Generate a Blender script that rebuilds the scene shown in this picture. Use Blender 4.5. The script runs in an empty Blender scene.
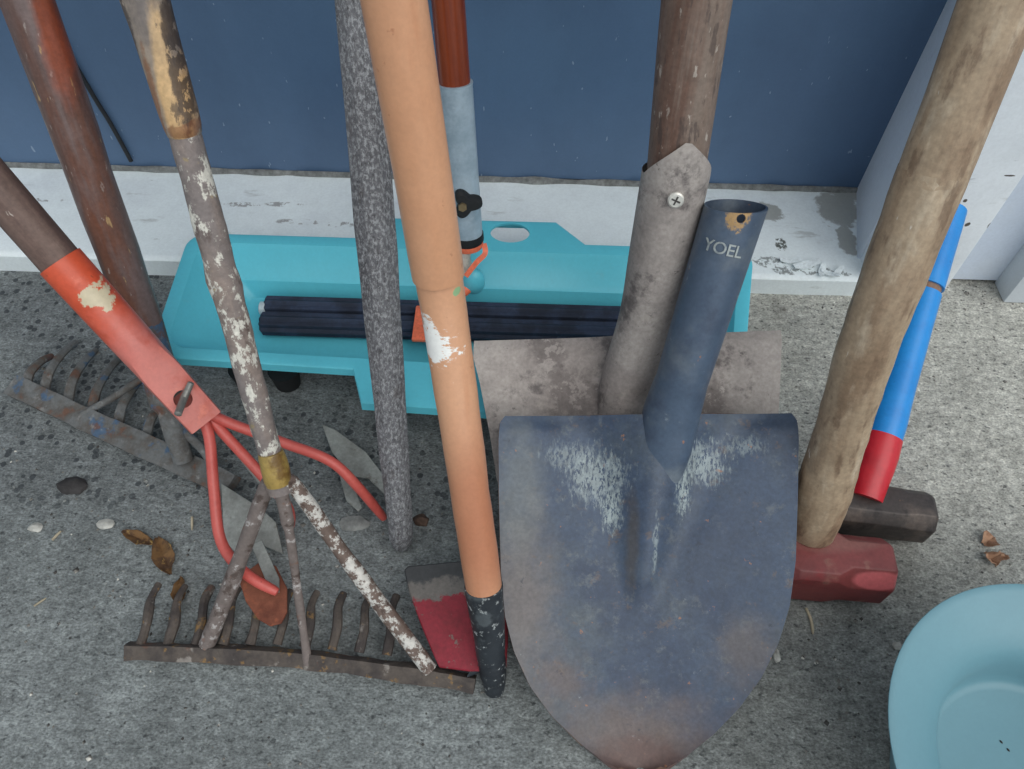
import bpy, bmesh, math, random
from mathutils import Vector as V, Matrix, noise as mnoise
sc = bpy.context.scene
COL = sc.collection
R = math.radians
random.seed(4)

# ------------------------------------------------------------------ camera
H, PITCH, ROLL, F = 0.65, R(54), 0.030, 770.0
RT0 = V((1, 0, 0)); FW = V((0, math.cos(PITCH), -math.sin(PITCH))); UP0 = V((0, math.sin(PITCH), math.cos(PITCH)))
RT = RT0*math.cos(ROLL) + UP0*math.sin(ROLL); UP = UP0*math.cos(ROLL) - RT0*math.sin(ROLL)
EYE = V((0, 0, H))
cd = bpy.data.cameras.new('camera'); cam = bpy.data.objects.new('camera', cd); COL.objects.link(cam)
cd.sensor_width = 36; cd.lens = F*36/1024; cd.clip_start = 0.02
cam.matrix_world = Matrix(((RT.x, UP.x, -FW.x, EYE.x), (RT.y, UP.y, -FW.y, EYE.y), (RT.z, UP.z, -FW.z, EYE.z), (0, 0, 0, 1)))
sc.camera = cam
# ------------------------------------------------------------------ light
w = bpy.data.worlds.new('sky'); sc.world = w; w.use_nodes = True
nt = w.node_tree; bg = nt.nodes['Background']
tc = nt.nodes.new('ShaderNodeTexCoord'); sx = nt.nodes.new('ShaderNodeSeparateXYZ'); rp = nt.nodes.new('ShaderNodeValToRGB')
nt.links.new(tc.outputs['Generated'], sx.inputs[0]); nt.links.new(sx.outputs['Z'], rp.inputs[0]); nt.links.new(rp.outputs[0], bg.inputs[0])
rp.color_ramp.elements[0].position = 0.0; rp.color_ramp.elements[0].color = (0.62, 0.73, 0.82, 1)
rp.color_ramp.elements[1].position = 0.9; rp.color_ramp.elements[1].color = (0.92, 0.97, 1.0, 1)
bg.inputs[1].default_value = 0.72
sd = bpy.data.lights.new('sun', 'SUN'); sd.energy = 1.7; sd.angle = R(60); sd.color = (1, 0.97, 0.93)
so = bpy.data.objects.new('sun', sd); COL.objects.link(so)
so.rotation_euler = V((0.42, -0.55, 0.72)).to_track_quat('Z', 'Y').to_euler()
vs = sc.view_settings; vs.view_transform = 'Standard'; vs.look = 'None'; vs.gamma = 1; vs.exposure = 0.08
try: vs.use_curve_mapping = False
except Exception: pass

# ------------------------------------------------------------------ geometry helpers
def ray(px, py): return FW + RT*((px-512)/F) + UP*((384.5-py)/F)
def Pd(px, py, d): return EYE + ray(px, py)*d
def Pz(px, py, z):
    r = ray(px, py); return EYE + r*((z-H)/r.z)
def Py(px, py, y):
    r = ray(px, py); return EYE + r*(y/r.y)
def Pp(px, py, o, n):
    r = ray(px, py); return EYE + r*((o-EYE).dot(n)/r.dot(n))
def onray(px, py, h): return Py(px, py, h)

def link(name, me, mat, parent=None, base=V((0, 0, 0)), smooth=True):
    if isinstance(me, bmesh.types.BMesh):
        bm = me
        bmesh.ops.recalc_face_normals(bm, faces=bm.faces)
        for v in bm.verts: v.co -= base
        m = bpy.data.meshes.new(name); bm.to_mesh(m); bm.free(); me = m
    if mat: me.materials.append(mat)
    if smooth:
        for p in me.polygons: p.use_smooth = True
        try: me.set_sharp_from_angle(angle=R(38))
        except Exception: pass
    o = bpy.data.objects.new(name, me); COL.objects.link(o)
    if parent: o.parent = parent
    else: o.location = base
    return o

class Thing:
    def __init__(s, name, label, cat, base, group=None):
        s.o = bpy.data.objects.new(name, None); COL.objects.link(s.o); s.base = V(base); s.o.location = s.base
        s.o.empty_display_size = .02
        s.o['label'] = label; s.o['category'] = cat
        if group: s.o['group'] = group
    def part(s, name, bm, mat, parent=None, label=None, smooth=True, stuff=False):
        o = link(name, bm, mat, parent or s.o, s.base, smooth)
        if label: o['label'] = label
        if stuff: o['kind'] = 'stuff'
        return o
def solo(name, bm, mat, label, cat, base, group=None, smooth=True):
    o = link(name, bm, mat, None, V(base), smooth); o['label'] = label; o['category'] = cat
    if group: o['group'] = group
    return o
def struct(name, bm, mat, parent=None, smooth=False, label=None):
    o = link(name, bm, mat, parent, V((0, 0, 0)), smooth)
    if not parent: o['kind'] = 'structure'
    if label: o['label'] = label
    return o

def catmull(pts, n=8, vals=None):
    P = [V(p) for p in pts]; out = []; vo = []
    for i in range(len(P)-1):
        p0 = P[max(i-1, 0)]; p1 = P[i]; p2 = P[i+1]; p3 = P[min(i+2, len(P)-1)]
        for k in range(n):
            t = k/n
            out.append(.5*((2*p1)+(p2-p0)*t+(2*p0-5*p1+4*p2-p3)*t*t+(3*p1-p0-3*p2+p3)*t**3))
            if vals: vo.append(vals[i]*(1-t)+vals[i+1]*t)
    out.append(P[-1])
    if vals: vo.append(vals[-1]); return out, vo
    return out
def circ(n): return [(math.sin(2*math.pi*k/n), -math.cos(2*math.pi*k/n)) for k in range(n)]
def sweep(path, rad, n=24, prof=None, bm=None, cap=(True, True), dome=0.0, jit=0.0, ref=None, seed=0, squash=1.0):
    """tube through path; rad per point (float or (side, front)); profile axis 0 = sideways, axis 1 = towards viewer."""
    bm = bm or bmesh.new(); uvl = bm.loops.layers.uv.get('UVMap') or bm.loops.layers.uv.new('UVMap')
    path = [V(p) for p in path]
    if not isinstance(rad, (list, tuple)): rad = [rad]*len(path)
    prof = prof or circ(n); n = len(prof)
    rings = []; L = [0.0]; per = []
    c = 0.0
    for k in range(n+1):
        per.append(c)
        if k < n: a = V((*prof[k], 0)); b = V((*prof[(k+1) % n], 0)); c += (b-a).length
    for i, p in enumerate(path):
        t = ((path[min(i+1, len(path)-1)]-path[max(i-1, 0)])).normalized()
        vd = (ref if ref is not None else (EYE-p)).normalized()
        s = t.cross(vd)
        if s.length < 1e-5: s = t.orthogonal()
        s = -s.normalized(); f = t.cross(s); f = -f if f.dot(vd) < 0 else f
        if i == 0: s = -s if s.x < 0 else s
        else: s = -s if s.dot(ps) < 0 else s
        ps = s
        r = rad[i]; rx, ry = r if isinstance(r, (tuple, list)) else (r, r)
        ring = []
        for k, (a, b) in enumerate(prof):
            q = p + s*(a*rx) + f*(b*ry*squash)
            if jit: q += (s*a+f*b)*jit*(mnoise.noise(q*38+V((seed, 0, 0)))+.5*mnoise.noise(q*110))
            ring.append(bm.verts.new(q))
        rings.append(ring)
        if i: L.append(L[-1]+(p-path[i-1]).length)
    rm = [(r[0]+r[1])/2 if isinstance(r, (tuple, list)) else r for r in rad]
    for i in range(len(rings)-1):
        for k in range(n):
            k2 = (k+1) % n
            fc = bm.faces.new((rings[i][k], rings[i][k2], rings[i+1][k2], rings[i+1][k]))
            for lp, (uu, vv) in zip(fc.loops, ((per[k]*rm[i], L[i]), (per[k+1]*rm[i], L[i]), (per[k+1]*rm[i+1], L[i+1]), (per[k]*rm[i+1], L[i+1]))):
                lp[uvl].uv = (uu, vv)
    for e, on in ((0, cap[0]), (-1, cap[1])):
        if not on: continue
        ring = rings[e]; cpt = path[e]; dirv = (path[0]-path[1] if e == 0 else path[-1]-path[-2]).normalized()
        last = ring
        if dome:
            nr = [bm.verts.new(cpt+(v.co-cpt)*.72+dirv*dome*.6) for v in ring]
            for k in range(n): bm.faces.new((ring[k], ring[(k+1) % n], nr[(k+1) % n], nr[k]))
            last = nr
        cv = bm.verts.new(cpt+dirv*dome)
        for k in range(n): bm.faces.new((last[k], last[(k+1) % n], cv))
    return bm
def line(a, b, n): a = V(a); b = V(b); return [a.lerp(b, i/n) for i in range(n+1)]
def extend_to_y(a, b, y):
    a = V(a); b = V(b); d = b-a; return a + d*((y-a.y)/d.y)
def box(bm, x0, x1, y0, y1, z0, z1):
    vs_ = [bm.verts.new((x, y, z)) for x in (x0, x1) for y in (y0, y1) for z in (z0, z1)]
    for f in ((0, 1, 3, 2), (4, 6, 7, 5), (0, 4, 5, 1), (2, 3, 7, 6), (0, 2, 6, 4), (1, 5, 7, 3)): bm.faces.new([vs_[i] for i in f])
    return vs_
def bevel(bm, w_, seg=2):
    bmesh.ops.bevel(bm, geom=[e for e in bm.edges], offset=w_, segments=seg, profile=.6, affect='EDGES', clamp_overlap=True)
    return bm
def plate(pts, nrm, th, bev=0.0, bend=None):
    """thick plate from 3-D outline points; nrm = front normal."""
    bm = bmesh.new(); nrm = V(nrm).normalized()
    f_ = [bm.verts.new(V(p)) for p in pts]; b_ = [bm.verts.new(V(p)-nrm*th) for p in pts]
    bm.faces.new(f_); bm.faces.new(list(reversed(b_))); n = len(pts)
    for i in range(n): bm.faces.new((f_[i], b_[i], b_[(i+1) % n], f_[(i+1) % n]))
    bmesh.ops.recalc_face_normals(bm, faces=bm.faces)
    if bev: bevel(bm, bev, 1)
    return bm
def boolean(o, cut_bm):
    me = bpy.data.meshes.new('cut'); bmesh.ops.recalc_face_normals(cut_bm, faces=cut_bm.faces)
    for v in cut_bm.verts: v.co -= (o.parent.location if o.parent else o.location)
    cut_bm.to_mesh(me); cut_bm.free(); c = bpy.data.objects.new('cut', me); COL.objects.link(c)
    if o.parent: c.parent = o.parent
    else: c.location = o.location
    m = o.modifiers.new('b', 'BOOLEAN'); m.object = c; m.operation = 'DIFFERENCE'; m.solver = 'EXACT'
    bpy.context.view_layer.update(); dg = bpy.context.evaluated_depsgraph_get()
    new = bpy.data.meshes.new_from_object(o.evaluated_get(dg), preserve_all_data_layers=True, depsgraph=dg)
    o.modifiers.clear(); old = o.data; o.data = new; bpy.data.objects.remove(c); bpy.data.meshes.remove(me); bpy.data.meshes.remove(old)

# ------------------------------------------------------------------ materials
def srgb(r, g, b):
    f = lambda c: (c/255/12.92) if c/255 <= .04045 else ((c/255+.055)/1.055)**2.4
    return (f(r), f(g), f(b), 1)
class Mat:
    def __init__(s, name, base, rough=.6, metal=0.0, coord='Object', stretch=(1, 1, 1), spec=.5):
        s.m = bpy.data.materials.new(name); s.m.use_nodes = True; s.nt = s.m.node_tree; s.N = s.nt.nodes; s.L = s.nt.links
        s.b = s.N['Principled BSDF']; s.b.inputs['Roughness'].default_value = rough; s.b.inputs['Metallic'].default_value = metal
        s.b.inputs['Specular IOR Level'].default_value = spec
        s.tc = s.N.new('ShaderNodeTexCoord'); s.co = s.tc.outputs[coord]; s.obj = s.tc.outputs['Object']
        s.bumps = []; s.stretch = stretch
        rgb = s.N.new('ShaderNodeRGB'); rgb.outputs[0].default_value = base; s.c = rgb.outputs[0]
    def mp(s, stretch=None, co=None, off=(0, 0, 0)):
        m = s.N.new('ShaderNodeMapping'); s.L.new(co or s.co, m.inputs[0]); m.inputs['Scale'].default_value = stretch or s.stretch
        m.inputs['Location'].default_value = off; return m.outputs[0]
    def noise(s, scale, detail=6, rough=.6, stretch=None, off=(0, 0, 0), dist=0.0, co=None):
        n = s.N.new('ShaderNodeTexNoise'); s.L.new(s.mp(stretch, co, off), n.inputs['Vector'])
        n.inputs['Scale'].default_value = scale; n.inputs['Detail'].default_value = detail; n.inputs['Roughness'].default_value = rough
        n.inputs['Distortion'].default_value = dist; return n.outputs[0]
    def vor(s, scale, stretch=None, feature='F1', out='Distance', rnd=1.0):
        n = s.N.new('ShaderNodeTexVoronoi'); n.feature = feature; s.L.new(s.mp(stretch), n.inputs['Vector']); n.inputs['Scale'].default_value = scale
        n.inputs['Randomness'].default_value = rnd; return n.outputs[out]
    def step(s, v, a, b):
        m = s.N.new('ShaderNodeMapRange'); m.interpolation_type = 'SMOOTHSTEP'; s.L.new(v, m.inputs[0])
        m.inputs[1].default_value = a; m.inputs[2].default_value = b; return m.outputs[0]
    def math(s, op, a, b=None, clamp=False):
        m = s.N.new('ShaderNodeMath'); m.operation = op; m.use_clamp = clamp
        for i, x in enumerate((a, b)):
            if x is None: continue
            if isinstance(x, (int, float)): m.inputs[i].default_value = x
            else: s.L.new(x, m.inputs[i])
        return m.outputs[0]
    def mixto(s, fac, col, amount=1.0):
        m = s.N.new('ShaderNodeMix'); m.data_type = 'RGBA'
        if amount != 1.0: fac = s.math('MULTIPLY', fac, amount)
        s.L.new(fac, m.inputs[0]); s.L.new(s.c, m.inputs[6])
        if isinstance(col, tuple): m.inputs[7].default_value = col
        else: s.L.new(col, m.inputs[7])
        s.c = m.outputs[2]; return s
    def vary(s, col, scale, a=.35, b=.65, detail=6, stretch=None, amount=1.0, off=(0, 0, 0), rough=.6, dist=0.0):
        return s.mixto(s.step(s.noise(scale, detail, rough, stretch, off, dist), a, b), col, amount)
    def mul_noise(s, scale, lo, hi, detail=4, stretch=None):
        n = s.noise(scale, detail, .6, stretch); m = s.N.new('ShaderNodeMapRange'); s.L.new(n, m.inputs[0]); m.inputs[1].default_value = .3; m.inputs[2].default_value = .7
        m.inputs[3].default_value = lo; m.inputs[4].default_value = hi
        x = s.N.new('ShaderNodeVectorMath'); x.operation = 'SCALE'; s.L.new(s.c, x.inputs[0]); s.L.new(m.outputs[0], x.inputs['Scale']); s.c = x.outputs[0]; return s
    def spot(s, col, centre, rad, ragged=.5, nscale=120, edge=.25, amount=1.0, breakup=0.0, stretch=(1, 1, 1)):
        """a stain with its own shape: ellipsoid in object space with a ragged edge."""
        v = s.N.new('ShaderNodeVectorMath'); v.operation = 'SUBTRACT'; s.L.new(s.obj, v.inputs[0]); v.inputs[1].default_value = centre
        d = s.N.new('ShaderNodeVectorMath'); d.operation = 'DIVIDE'; s.L.new(v.outputs[0], d.inputs[0]); d.inputs[1].default_value = rad if isinstance(rad, (tuple, list)) else (rad, rad, rad)
        l = s.N.new('ShaderNodeVectorMath'); l.operation = 'LENGTH'; s.L.new(d.outputs[0], l.inputs[0])
        n = s.noise(nscale, 5, .65, stretch, (1.7, 3.1, 0), co=s.obj)
        q = s.math('ADD', l.outputs[1], s.math('MULTIPLY', s.math('SUBTRACT', n, .5), ragged*4))
        fac = s.step(q, 1.0, 1.0-edge)
        if breakup:
            fac = s.math('MULTIPLY', fac, s.step(s.noise(nscale*1.6, 5, .7, stretch, (5, 1, 2), co=s.obj), (.64-.22*breakup)+.03, (.64-.22*breakup)-.03))
        return s.mixto(fac, col, amount)
    def bump(s, v, strength=.3, dist=.001):
        s.bumps.append((v, strength, dist)); return s
    def done(s, fine=.16):
        if fine: s.co = s.obj; s.mul_noise(330, 1-fine, 1+fine, 5, (1, 1, 1)); s.mul_noise(90, 1-fine*.7, 1+fine*.7, 8, (1, 1, 1))
        s.L.new(s.c, s.b.inputs['Base Color']); last = None
        for v, st, di in s.bumps:
            b = s.N.new('ShaderNodeBump'); b.inputs['Strength'].default_value = st; b.inputs['Distance'].default_value = di
            s.L.new(v, b.inputs['Height'])
            if last: s.L.new(last, b.inputs['Normal'])
            last = b.outputs[0]
        if last: s.L.new(last, s.b.inputs['Normal'])
        return s.m
def simple(name, col, rough=.5, metal=0.0, n=0.0, scale=60):
    m = Mat(name, col, rough, metal)
    if n: m.mul_noise(scale, 1-n, 1+n)
    return m.done()
GR = (1, .08, 1)      # stretched along the length of a handle (UV)

# ================================================================== SETTING
Y_SILL = Pz(512, 286, 0).y
Z_SILL = 0.027
Y_DOOR = Pz(512, 181, Z_SILL).y
# floor
m = Mat('concrete', srgb(150, 156, 156), .93, spec=.25)
m.vary(srgb(134, 140, 140), 6, .35, .68)
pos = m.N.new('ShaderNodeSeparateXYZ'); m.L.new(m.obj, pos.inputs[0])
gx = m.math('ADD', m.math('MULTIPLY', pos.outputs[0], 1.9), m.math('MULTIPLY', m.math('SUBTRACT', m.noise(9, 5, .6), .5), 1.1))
lime_and_light = m.math('MULTIPLY', m.step(gx, .1, .75), m.step(pos.outputs[1], .2, .42))  # pale dusty cement plus the stronger light at right back, both in the colour
m.mixto(lime_and_light, srgb(228, 227, 218), .95)
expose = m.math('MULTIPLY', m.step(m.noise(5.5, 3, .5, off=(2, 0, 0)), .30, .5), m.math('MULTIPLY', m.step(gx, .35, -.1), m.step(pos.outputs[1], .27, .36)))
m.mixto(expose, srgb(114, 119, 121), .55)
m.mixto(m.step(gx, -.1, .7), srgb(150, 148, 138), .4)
m.mul_noise(28, .78, 1.2, 8)
m.mul_noise(120, .62, 1.28, 6, (1, 1.5, 1)); m.mul_noise(420, .55, 1.4, 4, (1, 1.4, 1))
wob = m.noise(60, 3)
agg = m.math('ADD', m.vor(120), m.math('MULTIPLY', m.math('SUBTRACT', wob, .5), .35)); cellc = m.vor(120, out='Color')
sepc = m.N.new('ShaderNodeSeparateColor'); m.L.new(cellc, sepc.inputs[0])
peb = m.math('MULTIPLY', m.step(agg, .42, .34), m.step(sepc.outputs[0], .55, .6))
pm = m.math('MULTIPLY', peb, m.math('ADD', m.math('MULTIPLY', expose, .9), .05))
m.mixto(pm, srgb(56, 61, 66), .85)
m.vary(srgb(66, 69, 71), 150, .57, .66, 8, amount=.75, off=(1, 9, 0), stretch=(1, 1.6, 1))
m.vary(srgb(184, 186, 180), 130, .64, .72, 5, amount=.55, stretch=(1, 1.3, 1))
m.vary(srgb(80, 76, 68), 4, .58, .75, 8, amount=.5, off=(7, 3, 0))
h1 = m.noise(55, 9, .75); h2 = m.noise(200, 5, .7)
m.bump(h1, .8, .008).bump(h2, .6, .003)
MC = m.done()
bm = bmesh.new()
bmesh.ops.create_grid(bm, x_segments=1, y_segments=1, size=1)
for v in bm.verts: v.co = V((v.co.x*2.6, v.co.y*1.7-.7, 0))
bmesh.ops.subdivide_edges(bm, edges=bm.edges, cuts=3, use_grid_fill=True)
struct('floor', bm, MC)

# white paint, chipped
def white_paint(name, base=(226, 235, 237), grime=.5):
    m = Mat(name, srgb(*base), .5)
    m.vary(srgb(204, 211, 217), 9, .45, .75, amount=.55)
    m.vary(srgb(150, 152, 148), 22, .63, .72, 8, stretch=(.6, 2.2, 2.2), amount=grime)
    m.vary(srgb(96, 96, 92), 60, .70, .75, 6, stretch=(.5, 1.6, 1.6), amount=grime)
    m.bump(m.noise(45, 6, .6), .22, .002)
    return m
m = white_paint('white_sill_paint')
for (px, py, rx, ry) in ((765, 212, .022, .018), (838, 210, .03, .034), (848, 190, .03, .02), (846, 240, .012, .03)):
    m.spot(srgb(162, 165, 162), Pz(px, py, Z_SILL), (rx, ry, .02), .3, 70, .2)
for (px, py, rx, ry) in ((781, 245, .007, .012), (770, 262, .02, .010), (787, 270, .02, .008), (810, 270, .014, .008), (835, 272, .018, .007)):
    m.spot(srgb(92, 96, 92) if rx < .01 else srgb(140, 146, 146), Pz(px, py, Z_SILL), (rx, ry, .01), .3, 80, .2, breakup=.6)
for (px, py) in ((120, 232), (60, 250), (240, 205), (40, 200), (285, 205), (300, 222), (345, 225)):
    m.spot(srgb(158, 160, 160), Pz(px, py, Z_SILL), (.03, .005, .01), .4, 50, .3, breakup=.8)
MSILL = m.done(.05)
bm = bmesh.new(); X_JAMB = Pz(856, 186, Z_SILL).x
# door threshold: rows in depth, slightly uneven front lip
nx = 60; rows = []
for i in range(nx+1):
    x = -1.1+(X_JAMB+.06+1.1)*i/nx
    wv = .0012*mnoise.noise(V((x*9, 0, 0)))
    rows.append([bm.verts.new(c) for c in ((x, Y_SILL+wv, -.005), (x, Y_SILL+wv, Z_SILL-.004), (x, Y_SILL+.003+wv, Z_SILL-.0008),
                 (x, Y_SILL+.008, Z_SILL), (x, Y_DOOR-.05, Z_SILL+.001), (x, Y_DOOR+.03, Z_SILL+.002), (x, Y_DOOR+.03, -.005))])
for i in range(nx):
    for j in range(6): bm.faces.new((rows[i][j], rows[i+1][j], rows[i+1][j+1], rows[i][j+1]))
for r_ in (rows[0], rows[-1]): bm.faces.new(r_)
sill = struct('trim_1', bm, MSILL, smooth=True, label='white painted threshold below the blue door')
# grey mortar bead between door and sill
bm = bmesh.new(); path = []; rad = []
for i in range(160):
    x = -1.1+(X_JAMB+1.1)*i/159
    path.append(V((x, Y_DOOR-.001, Z_SILL+.002))); rad.append((.0045+.0035*mnoise.noise(V((x*22, 1, 0))), .0055+.006*mnoise.noise(V((x*30, 5, 0)))))
sweep(path, rad, 8, bm=bm, ref=V((0, -1, 1)))
mm = Mat('grey_mortar', srgb(122, 124, 122), .95); mm.mul_noise(120, .6, 1.3); mm.bump(mm.noise(200), .6, .002)
struct('mortar_bead', bm, mm.done(), parent=sill, smooth=True, label='grey uneven mortar bead')
# curled paint flakes standing on the sill
mfl = white_paint('white_flake_paint', grime=.2).done()
for (px, py, s_, a) in ((806, 266, .016, .3), (822, 272, .010, 1.2), (829, 275, .010, -.5), (838, 273, .009, .8), (790, 262, .012, 0)):
    c = Pz(px, py, Z_SILL+.001); bm = bmesh.new(); n = 7; top = []
    for k in range(n):
        t = k/(n-1); xx = (t-.5)*s_*2; hh = .001+.006*abs(t-.4)**1.3
        for dy in (-s_*.35*(1-abs(t-.5)), s_*.35*(1-abs(t-.5))+.001):
            top.append(bm.verts.new(c+V((xx*math.cos(a)-dy*math.sin(a), xx*math.sin(a)+dy*math.cos(a), hh))))
    for k in range(n-1): bm.faces.new((top[2*k], top[2*k+1], top[2*k+3], top[2*k+2]))
    g = bmesh.ops.extrude_face_region(bm, geom=bm.faces[:])
    for v in [e for e in g['geom'] if isinstance(e, bmesh.types.BMVert)]: v.co.z += .0008
    struct('paint_flake', bm, mfl, parent=sill, smooth=True)
# blue door
m = Mat('blue_door_paint', srgb(84, 110, 140), .45)
m.vary(srgb(76, 100, 130), 4, .3, .7)
m.mul_noise(14, .94, 1.06, 4, (1, 1, .3))
m.vary(srgb(150, 166, 186), 150, .735, .76, 2, stretch=(1, 1, .45), amount=.7)
m.vary(srgb(108, 128, 156), 30, .68, .76, 8, stretch=(1, 1, .15), amount=.35)
m.bump(m.noise(9, 3), .05, .004)
MD = m.done(.03)
bm = bmesh.new(); box(bm, -1.1, X_JAMB+.04, Y_DOOR, Y_DOOR+.04, Z_SILL+.004, 2.05); bevel(bm, .002, 1)
struct('door_1', bm, MD, label='dark blue painted door')
# wall round the door, far right boards and posts
MW = white_paint('white_wall_paint', (200, 208, 216)).done(.04)
bm = bmesh.new(); box(bm, -2.6, 2.6, Y_DOOR+.045, Y_DOOR+.12, 0, 2.6); struct('wall_back', bm, MW)
pj = Pz(857, 259, Z_SILL); pc = Pz(867, 279, Z_SILL); pr = Pz(939, 299, 0)
pbk = Pz(856, 186, Z_SILL); bm = bmesh.new(); jv = box(bm, pj.x, pr.x-.004, pj.y, Y_DOOR+.044, 0, 2.05)
for v in jv:
    if v.co.x < pj.x+.001 and v.co.y > pj.y+.01: v.co.x = pj.x+(Pz(854, 186, Z_SILL).x-pj.x)*(Y_DOOR+.044-pj.y)/(Y_DOOR-pj.y)
bevel(bm, .003, 2)
struct('trim_2', bm, white_paint('white_jamb_paint', (214, 222, 234), .2).done(.04), smooth=True, label='white door jamb')
bm = bmesh.new(); box(bm, pc.x, pr.x, Y_SILL-.001, pj.y+.002, 0, 2.05); bevel(bm, .003, 2)
mp_ = white_paint('white_post_paint', (234, 240, 245), .55)
for (px, py, rx, rz) in ((967, 224, .0028, .003), (980, 245, .003, .006), (1010, 175, .006, .001), (965, 200, .0022, .0022), (990, 225, .0025, .005)):
    mp_.spot(srgb(84, 78, 72), Py(px, py, Y_SILL), (rx, .01, rz), .35, 120, .2)
struct('trim_3', bm, mp_.done(.04), smooth=True, label='white post casing beside the door')
yb = Pz(985, 286, 0).y
bm = bmesh.new(); box(bm, pr.x-.006, 2.6, yb+.004, Y_DOOR+.05, 0.004, 2.6); bevel(bm, .002, 1)
struct('wall_right', bm, white_paint('shade_tinted_board_paint', (200, 211, 226), .35).done(.04))  # blue-grey of the shaded recess is put into the white paint colour
pq = Pz(1003, 303, 0)
bm = bmesh.new(); box(bm, pq.x, pq.x+.09, pq.y, yb+.006, 0, 2.05); bevel(bm, .003, 2)
struct('trim_4', bm, white_paint('white_batten_paint', (206, 214, 220), .6).done(.04), smooth=True, label='second white batten at the right')

YW = Y_DOOR          # plane the long handles lean on
# ================================================================== TURQUOISE TRAY
ZR = 0.080
bl, br, fl_ = Pz(192, 233, ZR), Pz(749, 257, ZR), Pz(166, 356, ZR)
cx, hw = (bl.x+br.x)/2+.002, (br.x-bl.x)/2+.004
yb_, yf_ = bl.y, fl_.y
tray = Thing('plastic_tray', 'long turquoise plastic tray on the concrete below the blue door', 'tray', (cx, (yb_+yf_)/2, 0))
mt = Mat('turquoise_plastic', srgb(96, 196, 214), .36); mt.vary(srgb(84, 186, 206), 6, .35, .7, amount=.5); mt.vary(srgb(130, 170, 176), 40, .62, .8, 8, amount=.25); mt.bump(mt.noise(14, 3), .04, .003)
MT = mt.done(.03)
def tray_loop(ix, iy, z, tab, rc=.022, dx=0.0):
    """outline from back-left going right; tab = how far the two middle tabs reach out."""
    x0, x1, y0, y1 = cx-hw+ix, cx+hw-ix, yf_+iy, yb_-iy
    pts = []
    bx = [cx-.116, cx-.09, cx-.06, cx, cx+.06, cx+.085, cx+.120]; tv = [0, 1, 1, 1, 1, 1, 0]
    fx = [cx-.090, cx-.074, cx-.06, cx, cx+.06, cx+.108, cx+.128]
    cor = lambda ox, oy, a0: [V((ox+rc*math.cos(R(a0-k*15)), oy+rc*math.sin(R(a0-k*15)), z)) for k in range(7)]
    pts += cor(x0+rc, y1-rc, 180)
    pts += [V((x, y1+tab*t, z)) for x, t in zip(bx, tv)]
    pts += cor(x1-rc, y1-rc, 90) + cor(x1-rc, y0+rc, 0)
    pts += [V((x, y0-tab*1.15*t, z)) for x, t in zip(reversed(fx), tv)]
    pts += cor(x0+rc, y0+rc, -90)
    for p in pts:
        t = max(-.2, min(1.2, (yb_-p.y)/(yb_-yf_))); s_ = (p.x-cx+hw)/(2*hw)
        p.x += t*(.006-.046*s_); p.y -= t*s_*.022
    return pts
bm = bmesh.new()
loops = [tray_loop(-.002, -.002, ZR-.009, .031), tray_loop(-.001, -.001, ZR-.001, .0305), tray_loop(.001, .001, ZR, .029), tray_loop(.013, .012, ZR-.001, 0, .02),
         tray_loop(.017, .015, ZR-.006, 0, .02), tray_loop(.036, .028, ZR-.030, 0, .018), tray_loop(.042, .034, ZR-.033, 0, .016), tray_loop(.058, .041, ZR-.052, 0, .012), tray_loop(.064, .046, ZR-.054, 0, .010)]
vl = [[bm.verts.new(p) for p in lp] for lp in loops]
for a, b in zip(vl, vl[1:]):
    for k in range(len(a)): bm.faces.new((a[k], a[(k+1) % len(a)], b[(k+1) % len(a)], b[k]))
bm.faces.new(vl[-1])
bmesh.ops.recalc_face_normals(bm, faces=bm.faces)
if sum(f.normal.z*f.calc_area() for f in bm.faces) < 0: bmesh.ops.reverse_faces(bm, faces=bm.faces)
bmesh.ops.solidify(bm, geom=bm.faces[:], thickness=.0028)
tb = tray.part('tray_body', bm, MT)
hc = Pz(510, 232.5, ZR)
cb = bmesh.new(); ci = [cb.verts.new(V((hc.x+.021*math.cos(a), hc.y+.0145*math.sin(a), ZR-.03))) for a in [2*math.pi*k/32 for k in range(32)]]
f0 = cb.faces.new(ci); g = bmesh.ops.extrude_face_region(cb, geom=[f0])
for v in [e for e in g['geom'] if isinstance(e, bmesh.types.BMVert)]: v.co.z += .06
boolean(tb, cb)
for p in tb.data.polygons: p.use_smooth = True
try: tb.data.set_sharp_from_angle(angle=R(35))
except Exception: pass
MBLK = simple('black_rubber', srgb(26, 28, 30), .7, 0, .2)
for fx_ in (-.225, -.185, .185, .225):
    for fy_ in (.052, -.052):
        bm = bmesh.new(); c = V((cx+fx_, (yb_+yf_)/2+fy_, .0)); sweep([c, c+V((0, 0, .012)), c+V((0, 0, ZR-.0567))], [(.013, .012), (.014, .013), (.016, .015)], 16, bm=bm, ref=V((0, -1, 0)))
        tray.part('foot', bm, MBLK, label='black round foot')

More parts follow.
